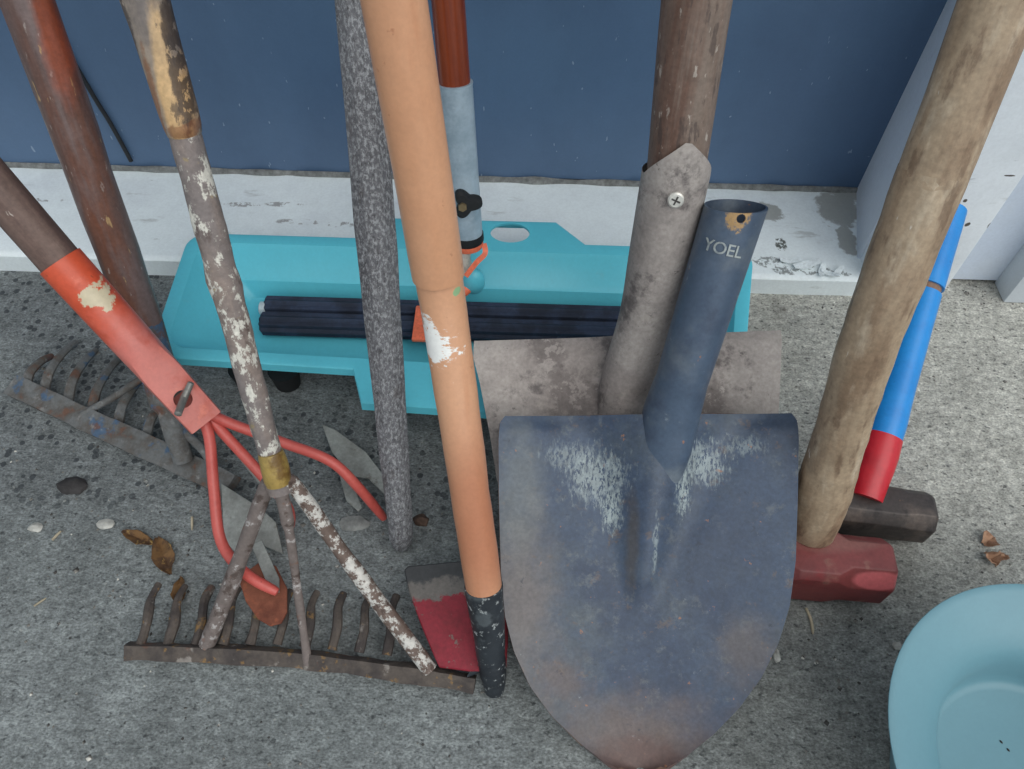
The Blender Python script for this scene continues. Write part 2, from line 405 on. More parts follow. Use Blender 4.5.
# ================================================================== MOP IN THE TRAY
zf = ZR-.054
Pm = onray(467, 236, .555); Pt = onray(448, 0, .605); ptop = extend_to_y(Pm, Pt, YW-.016)
mop = Thing('sponge_mop', 'mop with red-brown pole, grey sleeve and dark ribbed rollers in the turquoise tray', 'mop', (cx, .53, zf))
seam = Pm.lerp(Pt, (236-70)/236*.98)
dirm = (Pt-Pm).normalized()
mb = Mat('red_brown_lacquer', srgb(140, 62, 28), .28, coord='UV'); mb.vary(srgb(112, 44, 20), 40, .4, .6, stretch=GR); mb.vary(srgb(176, 86, 40), 60, .6, .7, stretch=(1, .05, 1), amount=.5)
mop.part('pole', sweep([Pm+dirm*.02]+line(seam, ptop, 12), .0134, 24), mb.done(.05), label='glossy red-brown pole')
ms = Mat('grey_blue_sleeve', srgb(172, 190, 202), .4, .15, coord='UV'); ms.vary(srgb(138, 158, 172), 30, .4, .65, 8, amount=.7); ms.vary(srgb(186, 200, 208), 55, .62, .7, amount=.5)
bm = sweep(line(Pm, seam, 10), .0152, 28, cap=(False, False)); sweep([seam, seam+dirm*.0015], .0156, 28, bm=bm)
sleeve = mop.part('sleeve', bm, ms.done(.06), label='grey-blue metal sleeve')
bm = sweep([Pm-dirm*.006, Pm-dirm*.004, Pm+dirm*.003], [.015, .0162, .0162], 28)
mop.part('ring', bm, MBLK, label='black rubber ring')
MOR = simple('orange_plastic', srgb(232, 116, 82), .45, 0, .08)
bm = sweep([Pm-dirm*.012, Pm-dirm*.009, Pm-dirm*.006], [.014, .0154, .0154], 28)
mop.part('collar', bm, MOR, label='orange plastic collar')
# star knob on the sleeve front
ka = Pm.lerp(seam, .30); vd = (EYE-ka).normalized(); kf = (vd-dirm*vd.dot(dirm)).normalized(); kside = dirm.cross(kf).normalized()
kside = kside if kside.x > 0 else -kside
kc = ka+kf*.017+kside*.002
bm = bmesh.new(); vv = []; n = 36
for zz, sc_ in ((-.006, .75), (-.004, 1), (.004, 1), (.007, .8)):
    vv.append([bm.verts.new(kc+(kside*math.cos(a)+dirm*math.sin(a))*(.0112+.0034*math.cos(3*a))*sc_+kf*zz) for a in [2*math.pi*k/n for k in range(n)]])
for a, b in zip(vv, vv[1:]):
    for k in range(n): bm.faces.new((a[k], a[(k+1) % n], b[(k+1) % n], b[k]))
bm.faces.new(vv[0]); bm.faces.new(vv[-1])
kn = mop.part('knob', bm, MBLK, label='black three-armed knob')
bm = sweep([kc-kside*.004+kf*.006, kc-kside*.004+kf*.0095], .0042, 6)
mop.part('nut', bm, simple('brass', srgb(150, 132, 100), .4, .6), parent=kn, label='brass nut')
# orange strap down to a turquoise swivel, bracket to the rollers
a0, a1 = Pm-dirm*.008+V((.014, -.006, 0)), onray(466, 276, .535)
bm = sweep(catmull([Pm-dirm*.008+V((.016, 0, 0)), Pm-dirm*.014+V((.017, -.006, 0)), a0.lerp(a1, .5)+V((.003, 0, 0)), a1], 5), [(.0026, .0016)]*16, 8, prof=[(-1, -1), (1, -1), (1, 1), (-1, 1)])
mop.part('strap', bm, MOR, label='orange plastic strap')
sw = onray(473, 281, .548)
bm = bmesh.new(); bmesh.ops.create_uvsphere(bm, u_segments=24, v_segments=14, radius=.0125)
for v in bm.verts: v.co = V((v.co.x*1.0, v.co.y*.8, v.co.z*1.35))+sw
mop.part('swivel', bm, MT, label='turquoise swivel joint')
rl0, rl1 = Pz(268, 307, zf+.013), Pz(655, 322, zf+.013)
ribp = [((1+.10*math.cos(9*2*math.pi*k/54))*math.sin(2*math.pi*k/54), (1+.10*math.cos(9*2*math.pi*k/54))*-math.cos(2*math.pi*k/54)) for k in range(54)]
MRL = Mat('dark_ribbed_foam', srgb(44, 56, 78), .8); MRL.vary(srgb(30, 38, 54), 30, .4, .6); MRL.vary(srgb(84, 98, 116), 70, .62, .75, amount=.4); MRL.bump(MRL.noise(300), .3, .001); MRL = MRL.done()
for k, dy in enumerate((.0, -.0225)):
    c0, c1 = rl0+V((0, dy, 0)), V((rl1.x, rl0.y+dy, rl0.z))
    r_ = mop.part('roller', sweep(line(c0, c1, 6), .0112, prof=ribp, ref=V((0, -.5, 1)), dome=.004), MRL, label='far ribbed dark roller' if k == 0 else 'near ribbed dark roller')
bm = sweep([rl0+V((-.006, -.004, .002)), rl0+V((-.001, -.004, .002))], .0075, 14, dome=.002)
mop.part('end_cap', bm, simple('milky_plastic', srgb(186, 200, 206), .3), label='milky end cap')
bm = bmesh.new(); rc_ = Pz(413, 330, zf+.027); box(bm, rc_.x, rc_.x+.052, rl0.y-.052, rl0.y-.006, zf+.0255, zf+.030); bevel(bm, .002)
br_ = mop.part('bracket', bm, MOR, label='orange plastic bracket over the rollers')
bm = sweep(catmull([sw+V((0, 0, -.004)), sw.lerp(V((rc_.x+.03, rl0.y-.01, zf+.03)), .5), V((rc_.x+.03, rl0.y-.01, zf+.028))], 4), .006, 12)
mop.part('bracket_arm', bm, MOR, parent=br_)
bm = sweep(catmull([Pm-dirm*.01, Pm.lerp(sw, .5)+V((-.006, 0, 0)), sw], 4), .0065, 12)
mop.part('neck', bm, simple('pale_plastic', srgb(206, 204, 192), .5), label='pale plastic neck')

# ================================================================== LEFT: old rake with blue traces
def px_line_handle(a, b, r0, r1, n=26, top_r=None, ywall=None, jit=.0006, seed=0):
    t = extend_to_y(a, b, (ywall or YW)-r1-.002)
    pts = line(a, t, n); L = (b-a).length; T = (t-a).length
    rad = [r0+(r1-r0)*min(1, (T*i/n)/L) for i in range(n+1)]
    return sweep(pts, rad, 28, jit=jit, seed=seed, dome=.006), t
A0, A1 = Pd(143, 322, .690), Pd(27, 0, .545)
rakeA = Thing('garden_rake', 'old brown-handled rake whose blue-flecked head lies far left on the concrete', 'rake', Pz(185, 470, 0))
m = Mat('old_brown_varnish', srgb(102, 80, 74), .42, coord='UV')
m.vary(srgb(112, 70, 52), 26, .40, .60, 6, stretch=(1, .12, 1)); m.vary(srgb(116, 100, 98), 40, .46, .60, 8, stretch=(1, .16, 1), amount=.85, off=(3, 0, 0))
m.vary(srgb(72, 48, 40), 60, .52, .66, 8, stretch=(1, .1, 1), amount=.7, off=(1, 5, 0)); m.vary(srgb(190, 160, 110), 160, .66, .70, 4, stretch=(1, .2, 1), amount=.7)
m.vary(srgb(172, 162, 156), 170, .64, .70, 4, stretch=(1, .35, 1), amount=.6, off=(9, 2, 0))
m.spot(srgb(158, 70, 30), Pd(38, 30, .53)-rakeA.base, (.012, .05, .07), .25, 60, .6, .7, stretch=(1, .4, .4))
m.bump(m.noise(120, 6, .65, GR), .35, .0014); MAH = m.done()
bm, _t = px_line_handle(A0, A1, .0168, .0178, jit=.001, seed=3); rakeA.part('handle', bm, MAH)
m = Mat('rusty_blue_steel', srgb(104, 106, 106), .8, .05); m.vary(srgb(88, 84, 80), 50, .4, .6); m.vary(srgb(72, 94, 118), 40, .55, .62, 8, off=(2, 6, 0)); m.vary(srgb(104, 72, 56), 50, .56, .66, amount=.8); m.vary(srgb(150, 150, 148), 80, .6, .7, amount=.5)
m.bump(m.noise(160), .5, .0015); MAS = m.done()
As = Pz(184, 462, .022)
tdir = (A0-As).normalized()
bm = sweep(catmull([A0+(A1-A0).normalized()*.004, A0, A0.lerp(As, .35), A0.lerp(As, .62), As.lerp(A0, .12), As], 5), [.0170]*5+[.0168]*5+[.0150]*5+[.0105]*5+[.0092]*5+[.0085], 18)
rakeA.part('socket', bm, MAS, label='grey steel socket')
bar = [Pz(x, y, .012) for x, y in ((14, 386), (78, 416), (130, 440), (188, 466), (232, 487))]
bm = sweep(catmull(bar, 6), [(.011, .0065)]*25, prof=[(-1, -1), (0, -1), (1, -1), (1, 1), (0, 1), (-1, 1)], jit=.0012, ref=V((0, -.3, 1)))
rakeA.part('head_bar', bm, MAS, label='flat steel bar with blue paint remains')
for (x0, y0, x1, y1) in ((26, 388, 52, 356), (44, 392, 76, 342), (68, 402, 96, 350), (92, 412, 120, 358), (118, 424, 146, 376), (146, 438, 172, 396), (172, 452, 198, 410), (206, 468, 226, 430)):
    p, q = Pz(x0, y0, .012), Pz(x1, y1, .007)
    bm = sweep(catmull([p, p.lerp(q, .3)+V((0, 0, .009)), p.lerp(q, .7)+V((0, 0, .007)), q], 5), [(.0052*(1-.4*i/15), .0028) for i in range(16)], 8, jit=.0004)
    rakeA.part('tooth', bm, MAS)
bm = sweep(catmull([Pz(80, 416, .016), Pz(112, 398, .022), Pz(150, 376, .028), Pz(172, 392, .05), As.lerp(A0, .35)], 6), .0036, 10, jit=.0004)
rakeA.part('brace', bm, MAS, label='thin steel brace')
bm = sweep(catmull([Pz(212, 474, .016), Pz(205, 452, .03), As.lerp(A0, .30)], 6), .0042, 10, jit=.0004)
rakeA.part('brace', bm, MAS)
# thin black rod behind it
ra, rb = Py(131, 161, YW-.004), Py(84, 80, YW-.004); rb2 = ra+(rb-ra)*3.2
solo('thin_rod', sweep(catmull([ra, ra.lerp(rb, .5)+V((.0015, 0, 0)), rb, rb2], 6), .0026, 10), simple('black_metal', srgb(28, 30, 34), .6), 'thin black rod leaning on the blue door behind the brown rake handle', 'rod', ra)

# ================================================================== LEFT: cultivator with red socket
C0 = Pd(205, 421, .635); C1 = Pd(60, 261, .575); C2 = Pd(-30, 158, .525)
cult = Thing('hand_cultivator', 'long-handled cultivator with orange-red socket and three curved red prongs', 'cultivator', Pz(270, 590, 0))
cd_ = (C1-C0).normalized()
m = Mat('grey_brown_wood', srgb(112, 92, 84), .6, coord='UV'); m.vary(srgb(86, 66, 60), 50, .4, .62, 8, stretch=GR); m.vary(srgb(140, 122, 112), 40, .56, .7, 8, stretch=(1, .15, 1), amount=.7); m.vary(srgb(200, 190, 180), 160, .70, .75, 3, stretch=(1, .3, 1), amount=.7); m.bump(m.noise(120, 6, .6, GR), .4, .0014)
tC = extend_to_y(C1, C2, YW-.02)
cult.part('handle', sweep([C1-cd_*.02, C1]+line(C1.lerp(C2, .2), tC, 14), .0152, 24, jit=.0006, dome=.006), m.done(), label='weathered grey-brown wooden handle')
m = Mat('red_orange_enamel', srgb(200, 82, 52), .42)
m.spot(srgb(196, 112, 102), Pd(178, 385, .61)-cult.base, (.085, .085, .085), .12, 40, .5)
m.vary(srgb(176, 62, 34), 40, .5, .66, 8, amount=.5); m.vary(srgb(226, 130, 104), 60, .60, .72, 8, amount=.45); m.vary(srgb(126, 58, 38), 90, .66, .72, amount=.6)
for px, py, r_ in ((90, 294, .0075), (98, 301, .0065), (108, 310, .0065), (118, 318, .0075), (124, 324, .006)): m.spot(srgb(198, 186, 158), Pd(px, py, .574)-cult.base, (r_, .02, r_*.8), .4, 260, .2)
m.bump(m.noise(70), .2, .001); MRS = m.done(.06)
# socket: round at the wood, folding to a flat box at the prongs
bm = bmesh.new(); uvl = bm.loops.layers.uv.new('UVMap'); NS = 26; rings = []; n = 32
for i in range(NS+1):
    t = i/NS; p = C1.lerp(C0, t)+(C2-C1)*.0; vd = (EYE-p).normalized(); s_ = cd_.cross(vd).normalized(); f_ = s_.cross(cd_).normalized()
    q = max(0, min(1, (t-.45)/.25)); q = q*q*(3-2*q); r_ = .0168+(.0150-.0168)*t; ring = []
    for k in range(n):
        a = 2*math.pi*k/n; ca, sa = math.cos(a), math.sin(a); e = 1/max(abs(ca), abs(sa)); sq = 1+(min(e, 1.32)-1)*q
        wx, wy = r_*(1-.02*q), r_*(1-.24*q)
        ring.append(bm.verts.new(p+s_*ca*wx*sq+f_*sa*wy*sq))
    rings.append(ring)
for a, b in zip(rings, rings[1:]):
    for k in range(n): bm.faces.new((a[k], a[(k+1) % n], b[(k+1) % n], b[k]))
bm.faces.new(rings[-1]); bm.faces.new(rings[0])
sock = cult.part('socket', bm, MRS, label='orange-red steel socket with a beige scraped patch')
hp = Pd(183, 399, .628); hv = (EYE-hp).normalized()
cb = sweep([hp+hv*.03, hp-hv*.008], .0072, 20); boolean(sock, cb)
for p in sock.data.polygons: p.use_smooth = True
try: sock.data.set_sharp_from_angle(angle=R(35))
except Exception: pass
bm = sweep([Pd(178, 414, .600), Pd(184, 398, .612), Pd(191, 383, .612)], [.0030, .0032, .0026], 10, dome=.001)
cult.part('bolt', bm, simple('dull_steel', srgb(124, 124, 120), .5, .5, .3), label='grey steel bolt in the socket hole')
m = Mat('red_prong_paint', srgb(196, 90, 82), .4); m.vary(srgb(176, 70, 62), 40, .45, .65, amount=.6); m.vary(srgb(222, 120, 108), 30, .55, .7, amount=.5); m.vary(srgb(60, 40, 36), 110, .68, .73, amount=.8); MPR = m.done(.06)
MPG = Mat('bare_grey_steel', srgb(152, 156, 152), .55, .2); MPG.vary(srgb(126, 128, 124), 30, .4, .65); MPG.vary(srgb(88, 78, 70), 70, .6, .7, amount=.6); MPG.bump(MPG.noise(130), .25, .001); MPG = MPG.done()
MRU = Mat('rust_brown_steel', srgb(132, 78, 58), .7, .1); MRU.vary(srgb(104, 56, 40), 40, .42, .62); MRU.vary(srgb(168, 96, 66), 60, .58, .7, amount=.6); MRU.bump(MRU.noise(150), .3, .001); MRU = MRU.done()
pr_l = [Pd(198, 412, .634), Pd(209, 436, .636), Pd(214, 490, .638), Pd(221, 541, .636), Pd(245, 573, .626), Pd(277, 592, .626)]
pr_m = [Pd(204, 412, .640), Pd(226, 436, .645), Pd(266, 480, .650), Pd(288, 508, .665), Pd(290, 528, .690)]
pr_r = [Pd(206, 412, .634), Pd(232, 424, .645), Pd(284, 443, .655), Pd(330, 461, .660), Pd(358, 487, .675), Pd(384, 518, .704)]
for k, pp in enumerate((pr_l, pr_m, pr_r)):
    pa = catmull(pp, 6); o = cult.part('prong', sweep(pa, [.0046]*(len(pa)-3)+[.0043, .004, .0034], 14, dome=.001), MPR)
def kite(pxs, hs, th=.0022): return [Pd(x, y, d) for (x, y), d in zip(pxs, hs)]
def blade_plate(pxs, o, nrm, th=.0024):
    o = V(o); nrm = V(nrm).normalized(); return plate([Pp(x, y, o, nrm) for x, y in pxs], nrm, th, .0004)
bm = blade_plate(((238, 578), (247, 571), (262, 560), (276, 566), (287, 588), (287, 612), (281, 623), (270, 626), (258, 619), (246, 602)), Pz(268, 600, .030), (0, -.05, 1)); cult.part('prong_tip', bm, MRU, label='rust-brown leaf-shaped tip')
bm = blade_plate(((251, 545), (262, 540), (279, 578), (279, 592), (270, 591)), Pz(265, 575, .035), (0, -.05, 1)); cult.part('prong_tip', bm, MPG, label='grey steel shank behind the left tip')
bm = blade_plate(((221, 483), (262, 509), (276, 522), (283, 554), (262, 545), (236, 553), (224, 540)), Pd(250, 520, .690), (0, -.2, 1)); cult.part('prong_tip', bm, MPG, label='grey steel triangular tip')
bm = blade_plate(((322, 424), (336, 430), (366, 452), (392, 486), (388, 497), (368, 478), (352, 476), (344, 466), (332, 452)), Pd(356, 462, .728), (.1, -.1, 1)); cult.part('prong_tip', bm, MPG, label='grey steel winged tip on the right prong')
bm = blade_plate(((336, 462), (348, 470), (362, 507), (358, 511), (346, 500)), Pd(350, 490, .715), (0, -.1, 1)); cult.part('prong_tip', bm, MPG)
bm = sweep([Pd(216, 425, .66), Pd(262, 484, .672)], .0022, 8); cult.part('tie_rod', bm, MPG, label='thin grey rod beside the middle prong')

# ================================================================== LEFT: bow rake with speckled shaft
B0 = Pd(281, 492, .571); B1 = Pd(184, 131, .475); B2 = Pd(145, 0, .440)
rakeB = Thing('bow_rake', 'bow rake with paint-speckled shaft and rusty toothed bar nearest the camera', 'rake', Pz(305, 662, 0))
m = Mat('stained_worn_wood', srgb(150, 136, 122), .5, coord='UV')
m.vary(srgb(112, 104, 100), 36, .42, .60, 8, stretch=(1, .4, 1), off=(2, 1, 0)); m.vary(srgb(190, 180, 168), 50, .56, .66, 8, stretch=(1, .4, 1), amount=.6, off=(8, 2, 0))
m.spot(srgb(198, 160, 112), Pd(176, 108, .458)-rakeB.base, (.011, .05, .030), .3, 90, .5, .9, stretch=(1, .4, .4)); m.spot(srgb(204, 170, 124), Pd(163, 70, .446)-rakeB.base, (.006, .05, .04), .3, 90, .5, .8, stretch=(1, .4, .4))
m.spot(srgb(58, 48, 44), Pd(181, 62, .454)-rakeB.base, (.006, .03, .10), .4, 130, .3, .85, breakup=.3, stretch=(1, .5, .5)); m.spot(srgb(64, 56, 52), Pd(140, 55, .454)-rakeB.base, (.004, .03, .05), .4, 130, .3, .8, breakup=.3)
m.spot(srgb(132, 84, 48), Pd(160, 105, .465)-rakeB.base, (.004, .03, .04), .3, 130, .4, .7); m.spot(srgb(120, 70, 40), Pd(188, 128, .468)-rakeB.base, (.014, .02, .005), .4, 130, .3, .6)
m.vary(srgb(66, 56, 50), 90, .62, .68, 8, stretch=(1, .5, 1), amount=.75, off=(4, 3, 0))
m.bump(m.noise(110, 6, .6, (1, .3, 1)), .5, .0018)
bd = (B2-B1).normalized(); tB = extend_to_y(B1, B2, YW-.018); LB = (tB-B1).length
pts = [B1-bd*.002, B1+bd*.003]+line(B1+bd*.012, tB, 18)
rakeB.part('handle', sweep(pts, [.0104, .0112]+[.0117+(.0180-.0117)*min(1, i/4) for i in range(19)], 28, jit=.0009, seed=5, dome=.006), m.done(), label='stained wooden handle')
m = Mat('speckled_steel', srgb(122, 114, 112), .6, .1, coord='UV')
m.vary(srgb(134, 120, 112), 25, .4, .6, 6, stretch=(1, .3, 1)); m.vary(srgb(84, 70, 66), 60, .55, .66, 8, stretch=(1, .4, 1), amount=.8)
m.vary(srgb(208, 206, 196), 80, .52, .57, 10, stretch=(1, .55, 1), amount=.95, off=(3, 7, 0), rough=.72); m.vary(srgb(150, 134, 96), 70, .62, .68, 6, amount=.7)
m.bump(m.noise(130, 8, .7), .6, .002); MSP = m.done()
knot = Pd(233, 280, .512)
pts = line(B1+bd*.004, B0, 40); rad = []
for i, p in enumerate(pts):
    t = i/40; r_ = .0102-.0014*t; r_ += .0022*math.exp(-((p-knot).length/.010)**2); rad.append((r_, r_*.85))
rakeB.part('shaft', sweep(pts, rad, 22, jit=.0011, seed=9), MSP, label='grey steel shaft speckled with dried white paint')
m = Mat('yellowed_resin', srgb(158, 134, 74), .35); m.vary(srgb(112, 86, 44), 60, .45, .62); m.vary(srgb(208, 190, 120), 90, .64, .7); m.bump(m.noise(110), .6, .002)
q0, q1 = B1.lerp(B0, .868), B1.lerp(B0, .972)
rakeB.part('binding', sweep(line(q0, q1, 6), [.0092, .0100, .0098, .0099, .0098, .0094, .0085], 20, jit=.0012), m.done(), label='yellowed binding round the lower shaft')
m = Mat('rusty_bar_steel', srgb(88, 80, 74), .8, .05); m.vary(srgb(66, 60, 58), 50, .4, .62, 8); m.vary(srgb(138, 108, 66), 80, .58, .65, 8, amount=.8, off=(3, 1, 0)); m.vary(srgb(150, 144, 138), 60, .60, .68, 8, amount=.7, off=(0, 7, 0)); m.vary(srgb(108, 72, 58), 60, .6, .68, amount=.5)
m.bump(m.noise(140, 8, .7), .7, .0025); MRB = m.done()
m = Mat('white_speckled_strut_steel', srgb(108, 92, 84), .65, .1); m.vary(srgb(200, 198, 192), 90, .49, .54, 10, amount=.95, rough=.72); m.vary(srgb(76, 60, 54), 80, .60, .66, amount=.8); m.bump(m.noise(130, 8, .7), .6, .002); MST = m.done()
m = Mat('rusty_strut_steel', srgb(114, 104, 100), .65, .1); m.vary(srgb(170, 166, 164), 90, .55, .60, 10, amount=.8, rough=.72); m.vary(srgb(74, 60, 54), 80, .56, .64, amount=.8); m.vary(srgb(124, 90, 74), 70, .6, .68, amount=.6); m.bump(m.noise(130, 8, .7), .6, .002); MSR = m.done()
eL, eM, eR = Pz(207, 645, .014), Pz(308, 664, .012), Pz(430, 670, .016)
rakeB.part('strut', sweep(catmull([B0+V((-.004, .002, .006)), Pd(266, 489, .575), Pd(236, 570, .605), eL], 7), [.0062]*14+[.0068]*8, 14, jit=.0007), MSR, label='left rust-stained strut')
rakeB.part('strut', sweep(catmull([B0, Pd(289, 530, .585), Pd(299, 600, .612), eM], 7), [(.0052, .0040)]*7+[(.0036, .0026)]*15, 14, jit=.0006), MSR, label='thin middle strut')
rakeB.part('strut', sweep(catmull([B0+V((.003, .002, .006)), Pd(296, 488, .577), Pd(354, 569, .607), eR], 7), [.0060]*14+[.0066]*8, 14, jit=.0007), MST, label='right strut crusted with white paint')
bar = [Pz(x, y, .011) for x, y in ((127, 651), (205, 653), (300, 659), (390, 670), (440, 678), (475, 684))]
bm = sweep(catmull(bar, 8), [(.0060, .0052)]*41, prof=[(-1, -1), (0, -1), (1, -1), (1.05, 0), (1, 1), (0, 1.0), (-1, 1), (-1.05, 0)], jit=.0014, ref=V((0, -.75, 1)), seed=2)
rakeB.part('head_bar', bm, MRB, label='rusty rake bar')
for i in range(10):
    xb = 142+27.2*i; p = Pz(xb, 641+.0*i+max(0, i-5)*2.6, .012); q = Pz(xb+17-.8*i, 584+i*1.3, .010)
    bm = sweep(catmull([p+V((0, -.003, 0)), p.lerp(q, .3)+V((.0015, 0, .004)), p.lerp(q, .7)+V((-.0015, 0, .003)), q], 5), [(.0043-.0012*k/15, .0038-.001*k/15) for k in range(16)], 8, jit=.0011, seed=i)
    rakeB.part('tooth', bm, MRB)

# ================================================================== DARK STEEL BAR
D0 = Pd(404, 543, .688); Dm = Pd(377, 250, .585); D1 = Pd(356, -2, .515)
D0 = Pz(402, 546, .004)
m = Mat('rough_grey_bar_steel', srgb(112, 112, 116), .6, .15, coord='UV'); m.vary(srgb(84, 82, 86), 16, .42, .62, 8, stretch=(1, .2, 1), amount=.7)
m.vary(srgb(176, 178, 180), 420, .47, .58, 6, stretch=(1, .5, 1), rough=.8, amount=.75); m.vary(srgb(54, 50, 52), 380, .53, .63, 8, stretch=(1, .5, 1), amount=.75, off=(3, 3, 0), rough=.75); m.vary(srgb(76, 66, 64), 50, .58, .66, 8, stretch=(1, .4, 1), amount=.5)
m.bump(m.noise(190, 8, .75), .8, .0022)
tD = extend_to_y(Dm, D1, YW-.016); pts = [D0, D0.lerp(Dm, .04), D0.lerp(Dm, .14)]+line(D0.lerp(Dm, .25), Dm, 8)+line(Dm.lerp(D1, .12), tD, 16)
octp = [(math.sin(a)/math.cos(R(22.5)), -math.cos(a)/math.cos(R(22.5))) for a in [R(22.5+45*k) for k in range(8)]]
op = []
for i in range(8):
    a, b = V((*octp[i], 0)), V((*octp[(i+1) % 8], 0)); op += [tuple(a.lerp(b, t)[:2]) for t in (.06, .35, .65, .94)]
rad = [.0075, .0105, .0112]+[.0117+(.0152-.0117)*i/8 for i in range(9)]+[.0152-.0016*min(1, i/5) for i in range(17)]
solo('digging_bar', sweep(pts, rad, prof=op, jit=.0006, dome=.004), m.done(), 'rough dark grey steel bar standing between turquoise tray and orange handle', 'bar', D0)

# ================================================================== SPADE (grey, behind)
SN0 = V((0, -math.sin(R(32)), math.cos(R(32)))) ; S_o = Pd(628, 340, .660)
spade = Thing('spade', 'grey square-mouth spade with weathered wooden handle, behind the blue shovel', 'spade', V((S_o.x, .2, 0)))
outl_l = [(474, 341), (480, 370), (497, 480), (520, 540), (560, 640)]; outl_r = [(781, 330), (779, 380), (777, 420), (766, 480), (715, 560)]
Sx = V((1, 0, 0)); Sy = SN0.cross(Sx).normalized(); Sy = Sy if Sy.z > 0 else -Sy
def plane_xy(px, py, o, n, ax, ay):
    p = Pp(px, py, o, n)-o; return p.dot(ax), p.dot(ay)
def interp(tab, y):
    tab = sorted(tab, key=lambda q: q[1])
    if y <= tab[0][1]: return tab[0][0]
    for (x0, y0), (x1, y1) in zip(tab, tab[1:]):
        if y <= y1: return x0+(x1-x0)*(y-y0)/(y1-y0)
    return tab[-1][0]
def blade(o, n, ax, ay, L, Rr, ymax, ymin, rows, cols, fn, th):
    """grid blade between left/right outlines given in plane coordinates; fn(u,x,y) = offset along the normal."""
    bm = bmesh.new(); grid = []
    for j in range(rows+1):
        y = ymax+(ymin-ymax)*j/rows; l = interp(L, y); r = interp(Rr, y); row = []
        for i in range(cols+1):
            u = i/cols; x = l+(r-l)*u; row.append(bm.verts.new(o+ax*x+ay*y+n*fn(u*2-1, x, y)))
        grid.append(row)
    for j in range(rows):
        for i in range(cols): bm.faces.new((grid[j][i], grid[j][i+1], grid[j+1][i+1], grid[j+1][i]))
    bmesh.ops.remove_doubles(bm, verts=bm.verts, dist=1e-5)
    bmesh.ops.recalc_face_normals(bm, faces=bm.faces)
    if sum((f.normal.dot(n))*f.calc_area() for f in bm.faces) < 0: bmesh.ops.reverse_faces(bm, faces=bm.faces)
    bmesh.ops.solidify(bm, geom=bm.faces[:], thickness=th)
    return bm
Ls = [plane_xy(x, y, S_o, SN0, Sx, Sy) for x, y in outl_l]; Rs = [plane_xy(x, y, S_o, SN0, Sx, Sy) for x, y in outl_r]
topy = max(Ls[0][1], Rs[0][1])
sx0 = plane_xy(632, 395, S_o, SN0, Sx, Sy)
zmin = (S_o.z-.004)/Sy.z
def spade_fn(u, x, y):
    d = x-sx0[0]; g = max(0, 1-max(0, (topy-y))/.20); return .010*u*u*u*u*0+.004*(u*u)+.012*g*math.exp(-(d/.022)**2)+.0012*mnoise.noise(V((x*12, y*12, 0)))
def topfix(tab, dy): return tab
m = Mat('dusty_grey_steel', srgb(164, 157, 152), .7, .05); m.vary(srgb(140, 132, 128), 10, .4, .62, 8); m.vary(srgb(80, 74, 74), 22, .54, .66, 10, amount=.8, rough=.72); m.vary(srgb(170, 162, 154), 50, .58, .7, 8, amount=.5); m.vary(srgb(64, 58, 58), 130, .66, .72, 4, amount=.6)
for (px, py, r_) in ((572, 395, .03), (612, 400, .02), (700, 400, .03), (548, 350, .02)): m.spot(srgb(96, 88, 86), Pp(px, py, S_o, SN0)-spade.base, r_, .5, 60, .6, .7, breakup=.4)
m.bump(m.noise(90, 8, .65), .35, .0014); MSG = m.done()
# shear rows so that the top edge follows both corner heights
yl, yr = Ls[0][1], Rs[0][1]
bm = blade(S_o, SN0, Sx, Sy, Ls, Rs, topy, -zmin, 30, 44, spade_fn, .0024)
for v in bm.verts:
    q = v.co-S_o; x, y = q.dot(Sx), q.dot(Sy); t = (x-Ls[0][0])/(Rs[0][0]-Ls[0][0]); k = max(0, 1-(topy-y)/.10)
    v.co += Sy*((yl+(yr-yl)*t-topy)*k)
    if k > .97: v.co += SN0*(-.004)
spade.part('blade', bm, MSG, label='flat grey square-cornered blade')
Sb = Pd(628, 384, .648); Sm = Pd(648, 318, .616); S1 = Pd(676, 172, .540); S2 = Pd(697, -2, .478)
sdir = (S2-S1).normalized(); tS = extend_to_y(S1, S2, YW-.024)
m = Mat('weathered_spade_wood', srgb(122, 108, 98), .6, coord='UV'); m.vary(srgb(100, 74, 62), 16, .45, .58, 6, stretch=(1, .06, 1), off=(4, 0, 0)); m.vary(srgb(142, 132, 122), 50, .5, .68, 8, stretch=GR, amount=.7); m.vary(srgb(70, 58, 54), 160, .56, .64, 8, stretch=(1, .2, 1), amount=.7); m.vary(srgb(186, 178, 168), 190, .62, .68, 4, stretch=(1, .4, 1), amount=.6)
m.spot(srgb(104, 72, 60), Pd(680, 90, .462)-spade.base, (.006, .03, .09), .35, 90, .6, .7, stretch=(1, .3, .3)); m.bump(m.noise(110, 6, .65, GR), .4, .0016)
spade.part('handle', sweep([S1-sdir*.014]+line(S1-sdir*.008, tS, 18), [.0200, .0204]+[.0207+.0034*min(1, i/4) for i in range(18)], 28, jit=.0007, seed=7, dome=.006), m.done(), label='weathered grey-brown wooden handle')
